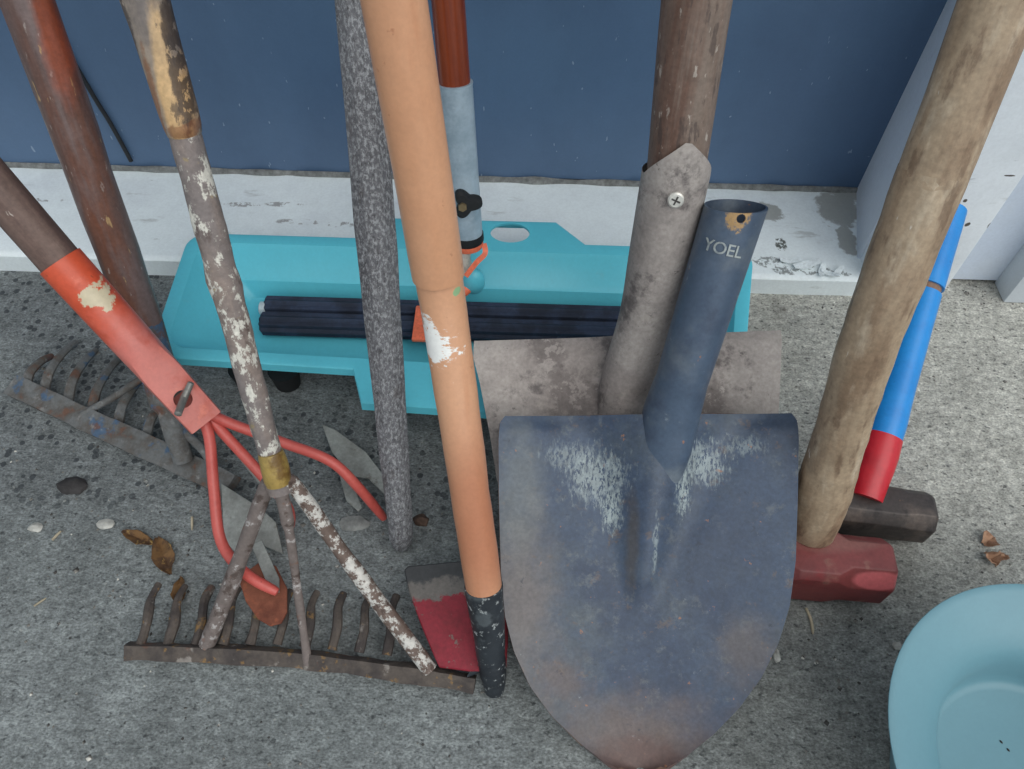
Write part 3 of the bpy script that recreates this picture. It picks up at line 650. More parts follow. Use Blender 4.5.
# socket: bent tube ending in a pointed tongue
path = catmull([Sb-Sy*.085-SN0*.024, Sb-Sy*.035-SN0*.008, Sb, Sm, Sm.lerp(S1, .5), S1], 9); n = 36; bm = bmesh.new(); NP = len(path); rings = []
toplen = .027; SGN = -.45
for i in range(NP+8):
    ring = []
    for k in range(n):
        ang = 2*math.pi*k/n
        if i < NP: p = path[i]; t = i/(NP-1); ext = 0; tang = (path[min(i+1, NP-1)]-path[max(i-1, 0)]).normalized()
        else:
            tang = sdir; pk = abs(((ang-(math.pi+SGN*.55)+math.pi) % (2*math.pi))-math.pi); ext = (i-NP+1)/8*max(0, toplen*(1-pk/1.35)+.002); p = path[-1]+sdir*ext; t = 1
        vd = (EYE-p).normalized(); s_ = tang.cross(vd).normalized(); s_ = s_ if s_.x > 0 else -s_; f_ = vd-tang*vd.dot(tang); f_.normalize()
        fl = math.exp(-t*9); r_ = .0222+.0016*t
        ring.append(bm.verts.new(p+s_*math.sin(ang)*(r_+.012*fl)-f_*math.cos(ang)*(r_*(1-.45*fl))))
    rings.append(ring)
for a, b in zip(rings, rings[1:]):
    for k in range(n): bm.faces.new((a[k], a[(k+1) % n], b[(k+1) % n], b[k]))
spade.part('socket', bm, MSG, label='grey steel socket with pointed tongue')
# phillips screw
scp = Pd(684, 199, .528); svd = (EYE-scp).normalized(); sf = (svd-sdir*svd.dot(sdir)).normalized()
axp = S1+sdir*((scp-S1).dot(sdir)); ssd = sdir.cross(sf); ssd = ssd if ssd.x > 0 else -ssd
scn = (sf+ssd*.10).normalized(); scb = axp+scn*.0240
sw_ = spade.part('screw', sweep([scb-scn*.003, scb+scn*.0012, scb+scn*.002], [.0056, .0056, .0046], 20, ref=sdir), simple('bright_zinc', srgb(212, 210, 202), .35, .4), label='bright cross-head screw')
bm = bmesh.new(); 
for a_, b_ in ((sdir, ssd), (ssd, sdir)):
    a2 = (a_*.8+b_*.3).normalized() if a_ is sdir else (a_*.8-b_*.3).normalized(); b2 = scn.cross(a2)
    vs8 = [bm.verts.new(scb+scn*z+a2*(.0032*i)+b2*(.0006*j)) for z in (.0016, .0023) for i, j in ((-1, -1), (1, -1), (1, 1), (-1, 1))]
    for f in ((3, 2, 1, 0), (4, 5, 6, 7), (0, 1, 5, 4), (1, 2, 6, 5), (2, 3, 7, 6), (3, 0, 4, 7)): bm.faces.new([vs8[i] for i in f])
spade.part('cross_slot', bm, simple('slot_shade', srgb(70, 68, 66), .8), parent=sw_, smooth=False)  # thin dark plates stand in for the shade inside the cross recess

# ================================================================== BLUE SHOVEL (front)
TL, TR, TIP = Pd(499, 417, .609), Pd(798, 414, .609), Pz(640, 771, .002)
bx_ = (TR-TL).normalized(); Bn = bx_.cross(((TL+TR)/2-TIP)).normalized(); Bn = Bn if Bn.dot(EYE-TIP) > 0 else -Bn
by_ = Bn.cross(bx_).normalized(); by_ = by_ if by_.z > 0 else -by_; Bo = (TL+TR)/2
pxy = lambda x, y: plane_xy(x, y, Bo, Bn, bx_, by_)
Lb = [(505, 416), (500, 422), (498.5, 440), (499, 500), (501, 570), (505, 615), (514, 650), (530, 685), (552, 715), (580, 742), (606, 761), (622, 769), (641, 774)]
Rb = [(792, 414), (796, 419), (797, 440), (796, 500), (794, 560), (788, 605), (777, 642), (760, 676), (738, 706), (712, 733), (685, 754), (664, 767), (642, 774)]
Lb = [pxy(*p) for p in Lb]; Rb = [pxy(*p) for p in Rb]
shovel = Thing('round_point_shovel', 'blue-grey round-point shovel head with an empty open socket, nearest the camera', 'shovel', TIP)
cxs = pxy(646, 500)[0]
ytop = max(Lb[0][1], Rb[0][1]); ybot = min(Lb[-1][1], Rb[-1][1]); ridge_end = pxy(640, 622)[1]
def ridge_x(y): 
    t = (ytop-y)/(ytop-ridge_end); return pxy(660, 420)[0]+(pxy(640, 620)[0]-pxy(660, 420)[0])*max(0, min(1.2, t))
def shovel_fn(u, x, y):
    t = max(0, min(1, (ytop-y)/(ytop-ridge_end))); wv = (.029*(1-t)+.0055+.012*max(0, 1-t/.18)**2); d = (x-ridge_x(y))/wv
    rid = (.021*(1-t)**1.0+.001)*math.exp(-abs(d)**2*1.0)*min(1, (1-t)*5) if t < 1 else 0
    gro = -.0035*(1-t)*math.exp(-((abs(d)-1.7)/.7)**2)
    q = (ytop-y)/(ytop-ybot)
    return -.011*(1-u*u)*(1-.35*q)+.004+rid+gro+.0006*mnoise.noise(V((x*14, y*14, 3)))-.003*max(0, 1-(ytop-y)/.012)
m = Mat('worn_blue_steel', srgb(56, 72, 94), .5, .05)
m.vary(srgb(72, 82, 92), 8, .42, .64, 10, off=(1, 2, 0), rough=.7); m.vary(srgb(44, 58, 80), 14, .5, .66, 10, amount=.8, rough=.7)
m.vary(srgb(104, 110, 112), 60, .54, .68, 10, amount=.55, off=(6, 2, 0), rough=.75)
m.vary(srgb(96, 84, 78), 70, .58, .66, 10, amount=.6, off=(4, 4, 0), rough=.72)
tipl = lambda px, py: Pp(px, py, Bo, Bn)-shovel.base
m.spot(srgb(112, 104, 100), tipl(520, 600), (.042, .12, .08), .25, 40, .9, .75); m.spot(srgb(112, 118, 118), tipl(518, 490), (.03, .09, .06), .3, 40, .9, .55)
m.spot(srgb(102, 88, 82), tipl(640, 758), (.125, .070, .06), .2, 40, .8, .8); m.spot(srgb(88, 64, 58), tipl(640, 768), (.05, .032, .03), .2, 60, .6, .75)
m.spot(srgb(98, 90, 86), tipl(745, 655), (.035, .045, .04), .3, 40, .8, .6); m.spot(srgb(44, 60, 84), tipl(720, 550), (.06, .08, .06), .3, 30, .9, .7); m.spot(srgb(74, 68, 62), tipl(632, 545), (.007, .06, .05), .3, 60, .8, .6); m.spot(srgb(108, 90, 80), tipl(560, 680), (.03, .035, .03), .4, 50, .9, .5)
for (px, py, rx, ry, am) in ((598, 478, .030, .026, .65), (612, 512, .010, .020, .8), (575, 455, .030, .015, .45), (705, 462, .026, .020, .65), (684, 492, .008, .022, .8), (740, 445, .026, .010, .4), (655, 545, .003, .03, .5)):
    m.spot(srgb(156, 168, 168), tipl(px, py), (rx, ry, ry*1.3), .5, 260, .7, am, breakup=.45, stretch=(1.4, .5, .5))
m.vary(srgb(150, 104, 74), 90, .69, .73, 4, amount=.7); m.vary(srgb(158, 166, 168), 80, .64, .72, 10, amount=.5, rough=.75); m.vary(srgb(38, 46, 60), 60, .62, .7, 10, amount=.6, rough=.72)
m.bump(m.noise(70, 8, .65), .25, .0012); MBS = m.done()
sbl = shovel.part('blade', blade(Bo, Bn, bx_, by_, Lb, Rb, ytop, ybot, 96, 96, shovel_fn, .0030), MBS, label='blue-grey pointed blade with chalky scuffs and a rusty tip')
sbl.data.materials.append(simple('rusty_edge_steel', srgb(124, 98, 84), .7, .1, .3, 90))
for p in sbl.data.polygons:
    if abs(p.normal.dot(Bn)) < .45: p.material_index = 1
T1 = Pd(736, 206, .536); T0 = Pp(671, 415, Bo+Bn*.010, Bn); tdv = (T1-T0).normalized(); bp = lambda px, py, d: Pp(px, py, Bo+Bn*d, Bn)
m = Mat('worn_blue_socket', srgb(70, 86, 106), .45, .05); m.vary(srgb(98, 108, 118), 14, .42, .62, 8); m.vary(srgb(54, 66, 86), 20, .5, .66, 8, amount=.7); m.vary(srgb(154, 166, 172), 70, .64, .72, 10, amount=.6); m.vary(srgb(150, 104, 74), 90, .69, .73, 4, amount=.7)
hol = Pd(740, 219, .516); 
for (px, py, r_) in ((738, 220, .0095), (746, 212, .0065), (739, 231, .0065), (752, 207, .005)): m.spot(srgb(168, 136, 92), Pd(px, py, .516)-shovel.base, r_, .35, 320, .35, breakup=.15)
m.spot(srgb(120, 92, 96), Pd(709, 251, .522)-shovel.base, (.007, .01, .006), .3, 160, .7, .4)
m.bump(m.noise(90, 8, .65), .25, .001); MBK = m.done(.1)
lowp = [bp(648, 560, -.012), bp(652, 520, -.0100), bp(658, 482, -.0060), bp(664, 450, .0010), bp(671, 415, .010)]
lowr = [(.004, .003), (.0100, .0062), (.0165, .0100), (.0208, .0138), (.0222, .0176)]
pts, rx_ = catmull(lowp+[T1.lerp(lowp[-1], .82)], 6, [r[0] for r in lowr]+[.0198]); _p, ry_ = catmull(lowp+[T1.lerp(lowp[-1], .82)], 6, [r[1] for r in lowr]+[.0195])
rad = list(zip(rx_, ry_)); tail = line(pts[-1], T1, 14)[1:]; pts += tail; rad += [(.0198+.0016*(i+1)/14,)*2 for i in range(14)]
bm = sweep(pts, rad, 40, cap=(False, False))
for v in bm.verts:
    q = v.co-T1; al = q.dot(tdv); k = max(0, min(1, 1+al/.03))
    if k > 0:
        vd_ = (EYE-T1).normalized(); hn_ = (vd_-tdv*vd_.dot(tdv)).normalized(); hs_ = tdv.cross(hn_); hs_ = hs_ if hs_.x > 0 else -hs_
        v.co += tdv*(q.dot(hs_)*.16-q.dot(hn_)*.11)*k
bmesh.ops.recalc_face_normals(bm, faces=bm.faces); bmesh.ops.solidify(bm, geom=bm.faces[:], thickness=.0018)
skt = shovel.part('socket', bm, MBK, label='open blue-grey tubular socket, no handle in it')
hvd = (EYE-hol).normalized(); haxp = T1+tdv*((hol-T1).dot(tdv)); hside = tdv.cross(hvd).normalized(); hside = hside if hside.x > 0 else -hside
hn = (hvd-tdv*hvd.dot(tdv)).normalized(); hdir = (hn*.96+hside*.28).normalized()
cb = sweep([haxp+hdir*.008, haxp+hdir*.04], .0031, 18, ref=tdv); boolean(skt, cb)
for p in skt.data.polygons: p.use_smooth = True
try: skt.data.set_sharp_from_angle(angle=R(40))
except Exception: pass
# stamped letters wrapped round the socket
cu = bpy.data.curves.new('letters', 'FONT'); cu.body = 'YOEL'; cu.size = .0118; cu.extrude = .0003; cu.offset = .00006; cu.align_x = 'CENTER'; cu.resolution_u = 4; cu.space_character = .95
to = bpy.data.objects.new('letters', cu); COL.objects.link(to); bpy.context.view_layer.update()
tm = bpy.data.meshes.new_from_object(to.evaluated_get(bpy.context.evaluated_depsgraph_get())); bpy.data.objects.remove(to)
bm = bmesh.new(); bm.from_mesh(tm); bpy.data.meshes.remove(tm)
bmesh.ops.subdivide_edges(bm, edges=[e for e in bm.edges if e.calc_length() > .0015], cuts=2)
lp = Pd(728, 257, .525); lax = T1+tdv*((lp-T1).dot(tdv)); r_l = .0212
for v in bm.verts:
    a = .02+v.co.x/r_l; d_ = hn*math.cos(a)+hside*math.sin(a); v.co = lax+tdv*(v.co.y)+d_*(r_l+.0004+v.co.z)
ml = Mat('pale_worn_lettering', srgb(156, 164, 164), .6); ml.vary(srgb(110, 122, 132), 160, .50, .60, 4, amount=.6)
shovel.part('lettering', bm, ml.done(), parent=skt, smooth=False, label='pale worn letters YOEL')

# ================================================================== HOE WITH ORANGE HANDLE
O0 = Pz(495, 690, .004); O1 = Pd(484, 588, .570); O2 = Pd(441, 290, .480); O3 = Pd(394, -2, .368)
hoe = Thing('grub_hoe', 'hoe with orange handle, black lower end and red flared blade', 'hoe', O0)
m = Mat('orange_handle_coat', srgb(208, 158, 124), .4, coord='UV')
m.vary(srgb(200, 146, 110), 7, .4, .62, 5, stretch=(1, .3, 1)); m.vary(srgb(188, 124, 86), 30, .55, .7, 6, stretch=(1, .15, 1), amount=.5); m.vary(srgb(232, 214, 190), 140, .715, .745, 3, stretch=(1, .4, 1), amount=.8)
m.vary(srgb(150, 90, 58), 80, .66, .72, 4, amount=.5)
pw = lambda px, py, dd=0: O1.lerp(O3, (588-py)/590*1.0)-hoe.base
def hsurf(px, py):
    c = Pd(px, py, .5); t = (588-py)/(588-290) if py > 290 else 1+(290-py)/292
    d = .570+(.480-.570)*t if t <= 1 else .480+(.368-.480)*(t-1); return Pd(px, py, d-.012)-hoe.base
m.spot(srgb(168, 102, 72), hsurf(480, 530), (.05, .09, .13), .1, 20, .9, .75)
m.spot(srgb(236, 236, 232), hsurf(434, 343), (.0125, .03, .013), .6, 150, .2, breakup=.35, stretch=(.6, 1.6, 1.6)); m.spot(srgb(238, 238, 234), hsurf(430, 348), (.009, .02, .010), .3, 110, .15); m.spot(srgb(236, 236, 232), hsurf(450, 350), (.011, .012, .004), .4, 120, .2, breakup=.7); m.spot(srgb(236, 236, 232), hsurf(424, 322), (.006, .012, .004), .4, 120, .2, breakup=.6)
m.spot(srgb(140, 176, 132), hsurf(457, 293), (.0028, .006, .0028), .25, 150, .2)
m.bump(m.noise(60, 6, .6, (1, .3, 1)), .2, .0012); MOH = m.done(.045)
tO = extend_to_y(O2, O3, YW-.018)
OK_ = 1
pts = catmull([O1, O1.lerp(O2, .5), O2, O2.lerp(O3, .5), O3, tO], 8)
hoe.part('handle', sweep(pts, [.0137+(.0163-.0137)*min(1, max(0, i-6)/24) for i in range(len(pts))], 32, jit=.0006, seed=11, dome=.006), MOH, label='orange coated handle with a white paint splash')
m = Mat('black_sleeve_paint', srgb(42, 48, 54), .5); m.vary(srgb(30, 34, 40), 30, .4, .6); m.vary(srgb(160, 166, 166), 140, .58, .63, 8, amount=.85, rough=.7); m.vary(srgb(96, 104, 108), 40, .55, .66, 8, amount=.5); m.bump(m.noise(100, 6), .4, .0014); MBP = m.done(.08)
pts = catmull([O0, O0.lerp(O1, .25), O0.lerp(O1, .6), O1.lerp(O2, .012)], 8)
hoe.part('sleeve', sweep(pts, [.0080+(.0144-.0080)*min(1, (i/(len(pts)-1))*1.05) for i in range(len(pts))], 28, jit=.0008, dome=.002), MBP, label='black lower end with white flecks')
HN = V((0, -.16, 1)).normalized(); Ho = Pz(468, 640, .030)
m = Mat('red_blade_paint', srgb(134, 30, 46), .55); m.vary(srgb(120, 26, 38), 30, .42, .64); m.vary(srgb(112, 96, 90), 110, .62, .66, 8, amount=.9)
far_ = Pp(470, 563, Ho, HN)-hoe.base
pyv = m.N.new('ShaderNodeSeparateXYZ'); m.L.new(m.obj, pyv.inputs[0])
yy = m.math('ADD', pyv.outputs[1], m.math('MULTIPLY', m.math('SUBTRACT', m.noise(60, 6, .7), .5), .03))
yy = m.math('ADD', yy, m.math('MULTIPLY', pyv.outputs[0], -.10))
yedge = (Pp(470, 592, Ho, HN)-hoe.base).y
yed2 = (Pp(470, 578, Ho, HN)-hoe.base).y
m.mixto(m.step(yy, yedge-.001, yedge+.002), srgb(104, 100, 96)); m.mixto(m.step(yy, yed2-.002, yed2+.004), srgb(56, 58, 60))
m.bump(m.noise(110), .3, .0012); MRP = m.done()
bm = plate([Pp(x, y, Ho, HN) for x, y in ((404, 570), (408, 566), (460, 561), (505, 557), (508, 561), (508, 600), (508, 640), (506, 671), (470, 671), (439, 667), (434, 656), (421, 625), (409, 592))], HN, .006, .0009)
hoe.part('blade', bm, MRP, label='red flared blade with a worn black edge')
ey = Pp(496, 668, Ho, HN); ax_ = (O1-O0).normalized()
hoe.part('eye', sweep([O0+ax_*.012, O0+ax_*.016, O0+ax_*.034, O0+ax_*.038], [.0092, .0104, .0110, .0100], 22), MBP, label='black steel eye round the handle end')
bm = bmesh.new(); c_ = Pp(492, 672, Ho, HN); hull = sweep(line(c_+V((-.004, .012, -.003)), O0+ax_*.024+V((-.002, .006, 0)), 4), [(.022, .004), (.019, .005), (.016, .006), (.013, .007), (.010, .008)], 16)
hoe.part('neck', hull, MBP); bm.free()

# ================================================================== SLEDGEHAMMER, red head
hd = Thing('sledgehammer', 'sledgehammer with thick pale worn wooden handle and red head', 'hammer', Pz(825, 590, 0))
m = Mat('red_hammer_paint', srgb(124, 58, 57), .5); m.vary(srgb(112, 50, 50), 26, .42, .62); m.vary(srgb(138, 92, 82), 40, .55, .66, 8, amount=.7); m.vary(srgb(98, 70, 62), 80, .62, .70, 8, amount=.8)
hcx, hcy, hz = .5*(Pz(886, 565, .03).x+Pz(750, 565, .03).x), .2705, .0275
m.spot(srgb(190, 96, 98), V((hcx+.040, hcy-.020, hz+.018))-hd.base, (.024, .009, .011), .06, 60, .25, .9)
m.vary(srgb(146, 40, 46), 30, .58, .7, 6, amount=.5); m.spot(srgb(132, 92, 84), V((hcx, hcy+.012, hz+.03))-hd.base, (.07, .016, .012), .15, 60, .5, .6); m.bump(m.noise(90), .3, .0014); MRH = m.done(.1)
def hammer_head(c, L, hy, hz_, ch0, ch1, yaw, hq=.62):
    bm = bmesh.new(); rings = []
    for t, sc_, ch in ((-1, .86, ch1), (-.94, 1, ch1), (-.62, 1, ch1), (-.42, 1.0, ch0), (hq-.2, 1.0, ch0), (hq, 1, ch1), (.94, 1, ch1), (1, .86, ch1)):
        a, b = hy*sc_, hz_*sc_; k = ch
        pr_ = [(a-k*a, b), (a, b-k*b), (a, -b+k*b), (a-k*a, -b), (-a+k*a, -b), (-a, -b+k*b), (-a, b-k*b), (-a+k*a, b)]
        rings.append([bm.verts.new(V((t*L, y, z))) for y, z in pr_])
    for a, b in zip(rings, rings[1:]):
        for k in range(8): bm.faces.new((a[k], a[(k+1) % 8], b[(k+1) % 8], b[k]))
    bm.faces.new(rings[0]); bm.faces.new(rings[-1])
    bmesh.ops.recalc_face_normals(bm, faces=bm.faces)
    bevel(bm, .0012, 2)
    rm = Matrix.Rotation(yaw, 3, 'Z')
    for v in bm.verts: v.co = V(c)+rm @ v.co
    return bm
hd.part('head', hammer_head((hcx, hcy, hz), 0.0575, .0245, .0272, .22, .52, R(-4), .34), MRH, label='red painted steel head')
W0 = V(Pz(810, 533, .0535)); W1 = Pd(873, 330, .512); W2 = Pd(1001, -4, .405)
tW = extend_to_y(W1, W2, YW-.02)
m = Mat('pale_hickory', srgb(164, 144, 120), .55, coord='UV'); m.vary(srgb(136, 114, 92), 40, .42, .62, 8, stretch=(1, .2, 1)); m.vary(srgb(186, 170, 148), 60, .52, .68, 8, stretch=(1, .25, 1), amount=.8); m.vary(srgb(108, 86, 68), 80, .55, .65, 8, stretch=(1, .3, 1), amount=.65, off=(5, 2, 0)); m.vary(srgb(96, 76, 66), 30, .66, .74, 8, stretch=(1, .5, 1), amount=.6, off=(1, 8, 0)); m.vary(srgb(222, 216, 206), 110, .70, .74, 3, stretch=(1, .3, 1), amount=.7)
m.bump(m.noise(70, 6, .65, (1, .15, 1)), .35, .0018)
ws = [W0, W0.lerp(W1, .10), W0.lerp(W1, .24), W0.lerp(W1, .42), W0.lerp(W1, .62), W1, W1.lerp(W2, .5), W2, tW]
ww = [(.0190, .0150), (.0212, .0165), (.0222, .0172), (.0200, .0165), (.0188, .0165), (.0190, .0165), (.0200, .017), (.0196, .017), (.019, .017)]
wp, _ = catmull(ws, 8), 0
wr = []
for i in range(len(wp)):
    k = min(len(ww)-2, i//8); t = (i-8*k)/8; wr.append((ww[k][0]*(1-t)+ww[k+1][0]*t, ww[k][1]*(1-t)+ww[k+1][1]*t))
# the swell above the head is a little off to the left
for i in range(len(wp)):
    if i < 34: wp[i] = wp[i]+V((-.004*math.sin(math.pi*min(1, i/30))*0, 0, 0))
hd.part('handle', sweep(wp, wr, 36, jit=.0010, seed=13, dome=.008), m.done(), label='thick pale worn wooden handle')

# ================================================================== HAMMER, dark head, blue and red taped handle
hb = Thing('taped_hammer', 'hammer with dark steel head and handle wrapped in blue and red tape', 'hammer', Pz(872, 535, 0))
kc = Pz(872, 514, .024); kx = .5*(Pz(926, 514, .024).x+Pz(812, 510, .024).x)
m = Mat('dark_hammer_steel', srgb(70, 64, 62), .5, .35); m.vary(srgb(96, 86, 80), 30, .45, .62, 8); m.vary(srgb(46, 42, 42), 50, .52, .66, 8, amount=.8); m.vary(srgb(124, 94, 70), 70, .64, .7, amount=.6); m.bump(m.noise(110), .4, .0014)
hb.part('head', hammer_head((kx, .3265, .0225), .0530, .0205, .0220, .42, .5, R(-6)), m.done(), label='dark rusty steel head')
U0 = Pd(871, 493, .665); U0 = Pz(865, 492, .040); U1 = onray(949, 210, .583); Ud = (U1-U0)
def up_(t): return U0+Ud*t
m = Mat('red_tape', srgb(192, 32, 46), .35); m.vary(srgb(164, 24, 38), 30, .45, .65, amount=.6); m.vary(srgb(216, 70, 76), 50, .62, .72, amount=.5); m.bump(m.noise(50, 3, .5, (1, 1, 3)), .3, .002); MRT = m.done(.04)
m = Mat('blue_tape', srgb(28, 138, 214), .35); m.vary(srgb(24, 120, 196), 20, .4, .65, amount=.6); m.vary(srgb(24, 52, 110), 110, .70, .74, amount=.8); m.bump(m.noise(50, 3), .2, .0015); MBT = m.done(.04)
hb.part('wooden_core', sweep(line(up_(.0), up_(.995), 14), [.0135]*15, 24, dome=.004), simple('brown_core_wood', srgb(128, 100, 82), .6, 0, .2), label='bare wood showing between tape turns')
tr = .185
hb.part('red_tape', sweep([up_(-.02), up_(.03), up_(.08), up_(.13), up_(tr)], [.0158, .0172, .0180, .0186, .0180], 28, jit=.0007), MRT, label='red tape at the lower end')
hb.part('blue_tape', sweep(line(up_(tr-.012), up_(.690), 8), [.0176, .0178, .0170, .0164, .0160, .0158, .0156, .0154, .0152], 28, jit=.0003), MBT, label='blue tape wrapping')
hb.part('blue_tape', sweep(line(up_(.712), up_(1.0), 6), .0158, 28, jit=.0003), MBT, label='upper turn of blue tape')

# ================================================================== TEAL BASIN
bc = Pz(1086, 768, .11)
bas = Thing('round_basin', 'pale blue round plastic basin with turned-out rim on the concrete', 'basin', (bc.x, bc.y, 0))
pe = Pz(896, 769, .110); pe2 = Pz(1000, 590, .11)
RO = ((bc.x-pe.x)**2+(bc.y-pe.y)**2)**.5
m = Mat('teal_basin_plastic', srgb(106, 148, 160), .45); m.vary(srgb(100, 142, 156), 5, .4, .65, amount=.5); m.bump(m.noise(20, 3), .05, .002)
prof = [(.60, 0), (.64, .002), (.78, .05), (.94, .098), (.975, .106), (.99, .1095), (1.0, .110), (.998, .1105), (.985, .1108), (.95, .1092), (.86, .1035), (.76, .096), (.68, .088), (.635, .080), (.615, .070), (.60, .056), (.588, .047), (.565, .0435), (.53, .0425), (.30, .042), (.05, .042)]
prof = [(r_, z+.0) for r_, z in prof]
n = 72; bm = bmesh.new(); rg = [[bm.verts.new(V((bc.x+RO*r_*math.cos(2*math.pi*k/n), bc.y+RO*r_*math.sin(2*math.pi*k/n), z))) for k in range(n)] for r_, z in prof]
for a, b in zip(rg, rg[1:]):
    for k in range(n): bm.faces.new((a[k], a[(k+1) % n], b[(k+1) % n], b[k]))
bm.faces.new(rg[-1]); bm.faces.new(rg[0])
bas.part('bowl', bm, m.done(.02))
MSPK = simple('dark_speck', srgb(40, 34, 30), .8)

# ================================================================== LOOSE BITS ON THE FLOOR
def rock(name, px, py, rx, ry, rz, mat, label, cat, seed, group=None, flat=.6):
    c = Pz(px, py, 0); bm = bmesh.new(); bmesh.ops.create_icosphere(bm, subdivisions=2, radius=1)
    for v in bm.verts:
        nn = 1+.45*mnoise.noise(v.co*1.6+V((seed*7.3, seed, 0))); v.co = V((v.co.x*rx*nn, v.co.y*ry*nn, max(-.25, v.co.z)*rz*nn+rz*.25))+c
    return solo(name, bm, mat, label, cat, c, group)
MDK = simple('dark_stone', srgb(52, 50, 50), .85, 0, .3, 120)
MPL = simple('pale_chip', srgb(172, 172, 166), .7, 0, .15, 120)
rock('stone_chip', 74, 487, .014, .009, .006, MDK, 'dark flat stone chip alone on the concrete at far left', 'stone', 3)
rock('plaster_chip', 36, 528, .006, .005, .004, MPL, 'pale plaster chip below the dark stone chip', 'chip', 5)
rock('plaster_chip', 106, 525, .008, .005, .003, MPL, 'pale flat plaster chip beside the dry brown leaves', 'chip', 6)
rock('plaster_chip', 897, 646, .004, .0035, .0025, MPL, 'white plaster chip left of the pale blue basin', 'chip', 7)
rock('plaster_chip', 776, 656, .003, .006, .003, MPL, 'white plaster chip at the right edge of the shovel blade', 'chip', 8)
rock('stone_chip', 421, 521, .008, .006, .006, simple('rusty_stone', srgb(84, 66, 56), .85, 0, .4, 150), 'small rust-coloured stone at the foot of the dark steel bar', 'stone', 9)
rock('stone_chip', 355, 524, .015, .007, .004, simple('grey_stone_chip', srgb(128, 130, 128), .8, 0, .2, 100), 'grey flat stone chip beside the right prong tip', 'stone', 12)
MLF = Mat('dry_brown_leaf', srgb(112, 82, 48), .8); MLF.vary(srgb(74, 52, 34), 60, .42, .6); MLF.vary(srgb(164, 134, 76), 90, .6, .68, amount=.7); MLF = MLF.done()
MLP = Mat('dry_pale_leaf', srgb(170, 134, 108), .8); MLP.vary(srgb(120, 86, 64), 80, .42, .6); MLP.vary(srgb(206, 178, 150), 90, .58, .68, amount=.7); MLP = MLP.done()
def leaf(px, py, ln, wd, ang, mat, label, seed, group=None, curl=.5, z0=.002):
    c = Pz(px, py, z0); bm = bmesh.new(); rows_ = []; NR, NC = 8, 4
    for i in range(NR+1):
        t = i/NR; w_ = wd*math.sin(math.pi*min(1, max(.04, t*.96+.02)))**.8; row = []
        for j in range(NC+1):
            u = j/NC*2-1; x = (t-.5)*ln; y = u*w_*(1+.3*mnoise.noise(V((t*4, u, seed)))); z = curl*abs(u)*w_*1.1+.25*curl*ln*(t-.5)**2+.004*(1+mnoise.noise(V((t*5, u*2, seed*3.1))))
            row.append(bm.verts.new(c+V((x*math.cos(ang)-y*math.sin(ang), x*math.sin(ang)+y*math.cos(ang), z))))
        rows_.append(row)
    for i in range(NR):
        for j in range(NC): bm.faces.new((rows_[i][j], rows_[i][j+1], rows_[i+1][j+1], rows_[i+1][j]))
    bmesh.ops.recalc_face_normals(bm, faces=bm.faces); bmesh.ops.solidify(bm, geom=bm.faces[:], thickness=.0005)
    zm = min(v.co.z for v in bm.verts)
    for v in bm.verts: v.co.z -= zm-.0002
    return solo('dry_leaf', bm, mat, label, 'leaf', c, group)
leaf(138, 538, .034, .006, -.35, MLF, 'dry curled brown leaf, upper left one near the bow rake', 1)
leaf(164, 556, .040, .009, -1.0, MLF, 'dry curled brown leaf, largest and lowest near the bow rake', 2)
leaf(180, 592, .026, .006, -1.4, MLF, 'shrivelled brown leaf among the left teeth of the bow rake', 4)
leaf(988, 541, .013, .008, .5, MLP, 'crumpled tan leaf scrap above the basin, upper one of the cluster', 5, curl=.9)
leaf(990, 560, .014, .008, 2.0, MLP, 'crumpled tan leaf scrap above the basin, lower one of the cluster', 6, curl=.9)
leaf(1001, 557, .009, .005, 1.0, MLP, 'smallest tan leaf scrap above the basin', 7, curl=.9)
def twig(pxs, r_, mat, label):
    pts = catmull([Pz(x, y, r_+.0004) for x, y in pxs], 5); return solo('twig', sweep(pts, [r_]*(len(pts)-2)+[r_*.8, r_*.5], 8, jit=.0003), mat, label, 'twig', pts[0])
MTW = simple('pale_straw', srgb(168, 158, 136), .8, 0, .2)
twig(((806, 608), (811, 620), (813, 634)), .0013, MTW, 'pale bent twig on the concrete below the red hammer head')
twig(((52, 540), (61, 531)), .0012, MTW, 'short pale straw near the dark stone chip')
twig(((34, 606), (46, 598)), .0009, MTW, 'short pale straw on the bare concrete at lower left')
twig(((192, 517), (192, 530)), .0012, MTW, 'short pale straw left of the red prong')
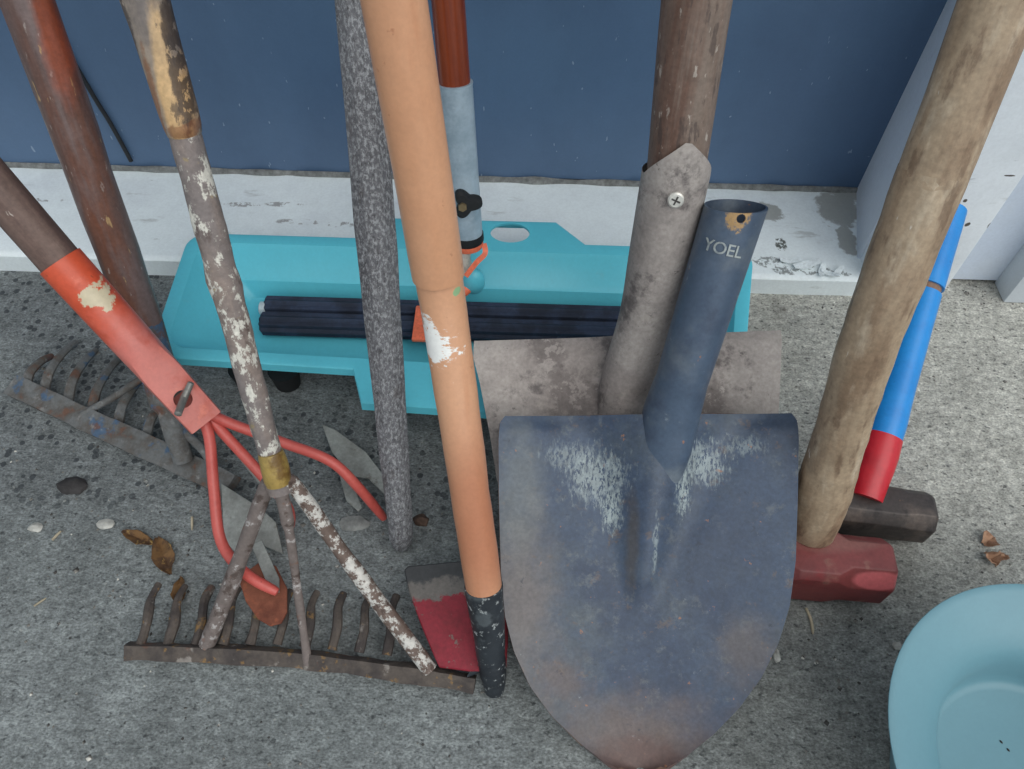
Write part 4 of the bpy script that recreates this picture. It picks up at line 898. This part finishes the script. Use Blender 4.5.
# specks in the basin
for k, (px, py) in enumerate(((1001, 742), (1008, 750))):
    c = Pz(px, py, .0); r_ = ray(px, py); p = None
    zz = .03
    for _ in range(6):
        p = Pz(px, py, zz); rr = ((p.x-bc.x)**2+(p.y-bc.y)**2)**.5/RO
        ins = prof[8:]
        for (r0, z0), (r1, z1) in zip(ins, ins[1:]):
            if r1 <= rr <= r0: zz = z0+(z1-z0)*(rr-r0)/(r1-r0)
    bm = bmesh.new(); bmesh.ops.create_icosphere(bm, subdivisions=1, radius=1)
    for v in bm.verts: v.co = V((v.co.x*.0008+v.co.y*.0006, -v.co.x*.0012+v.co.y*.0005, v.co.z*.0006+.0004))+p
    solo('seed', bm, MSPK, 'dark seed inside the basin, '+('upper one' if k == 0 else 'lower one'), 'seed', p)
# grit: nobody could count it
bm = bmesh.new(); rnd = random.Random(8)
for _ in range(900):
    px, py = rnd.uniform(-40, 1060), rnd.uniform(290, 780)
    if rnd.random() < .3: px, py = rnd.choice(((rnd.gauss(780, 60), rnd.gauss(302, 8)), (rnd.gauss(150, 70), rnd.gauss(545, 30)), (rnd.gauss(300, 120), rnd.gauss(560, 40)), (rnd.gauss(820, 60), rnd.gauss(650, 40)), (rnd.gauss(985, 25), rnd.gauss(298, 6))))
    c = Pz(px, py, 0)
    if c.y > Y_SILL-.006 and px < 930: continue
    if yf_-.02 < c.y < yb_+.02 and abs(c.x-cx) < hw: continue
    if 490 < px < 950 and 400 < py < 769 and not (px > 800 and py > 615): continue
    r_ = rnd.uniform(.0006, .0017)*(1 if rnd.random() > .06 else 1.8)
    vs_ = [bm.verts.new(c+V((r_*dx*rnd.uniform(.6, 1.4), r_*dy*rnd.uniform(.6, 1.4), r_*dz*rnd.uniform(.5, 1)))) for dx, dy, dz in ((1, 0, 0), (0, 1, 0), (-1, 0, 0), (0, -1, 0), (0, 0, 1))]
    for k in range(4): bm.faces.new((vs_[k], vs_[(k+1) % 4], vs_[4]))
mg = Mat('grit', srgb(120, 118, 112), .9); wn = mg.noise(90, 1); mg.mixto(mg.step(wn, .5, .54), srgb(66, 64, 62)); mg.mixto(mg.step(mg.noise(110, 1, off=(4, 4, 4)), .60, .63), srgb(200, 198, 190))
o = solo('grit', bm, mg.done(), 'loose grit scattered over the concrete', 'grit', (0, 0, 0), smooth=False); o['kind'] = 'stuff'
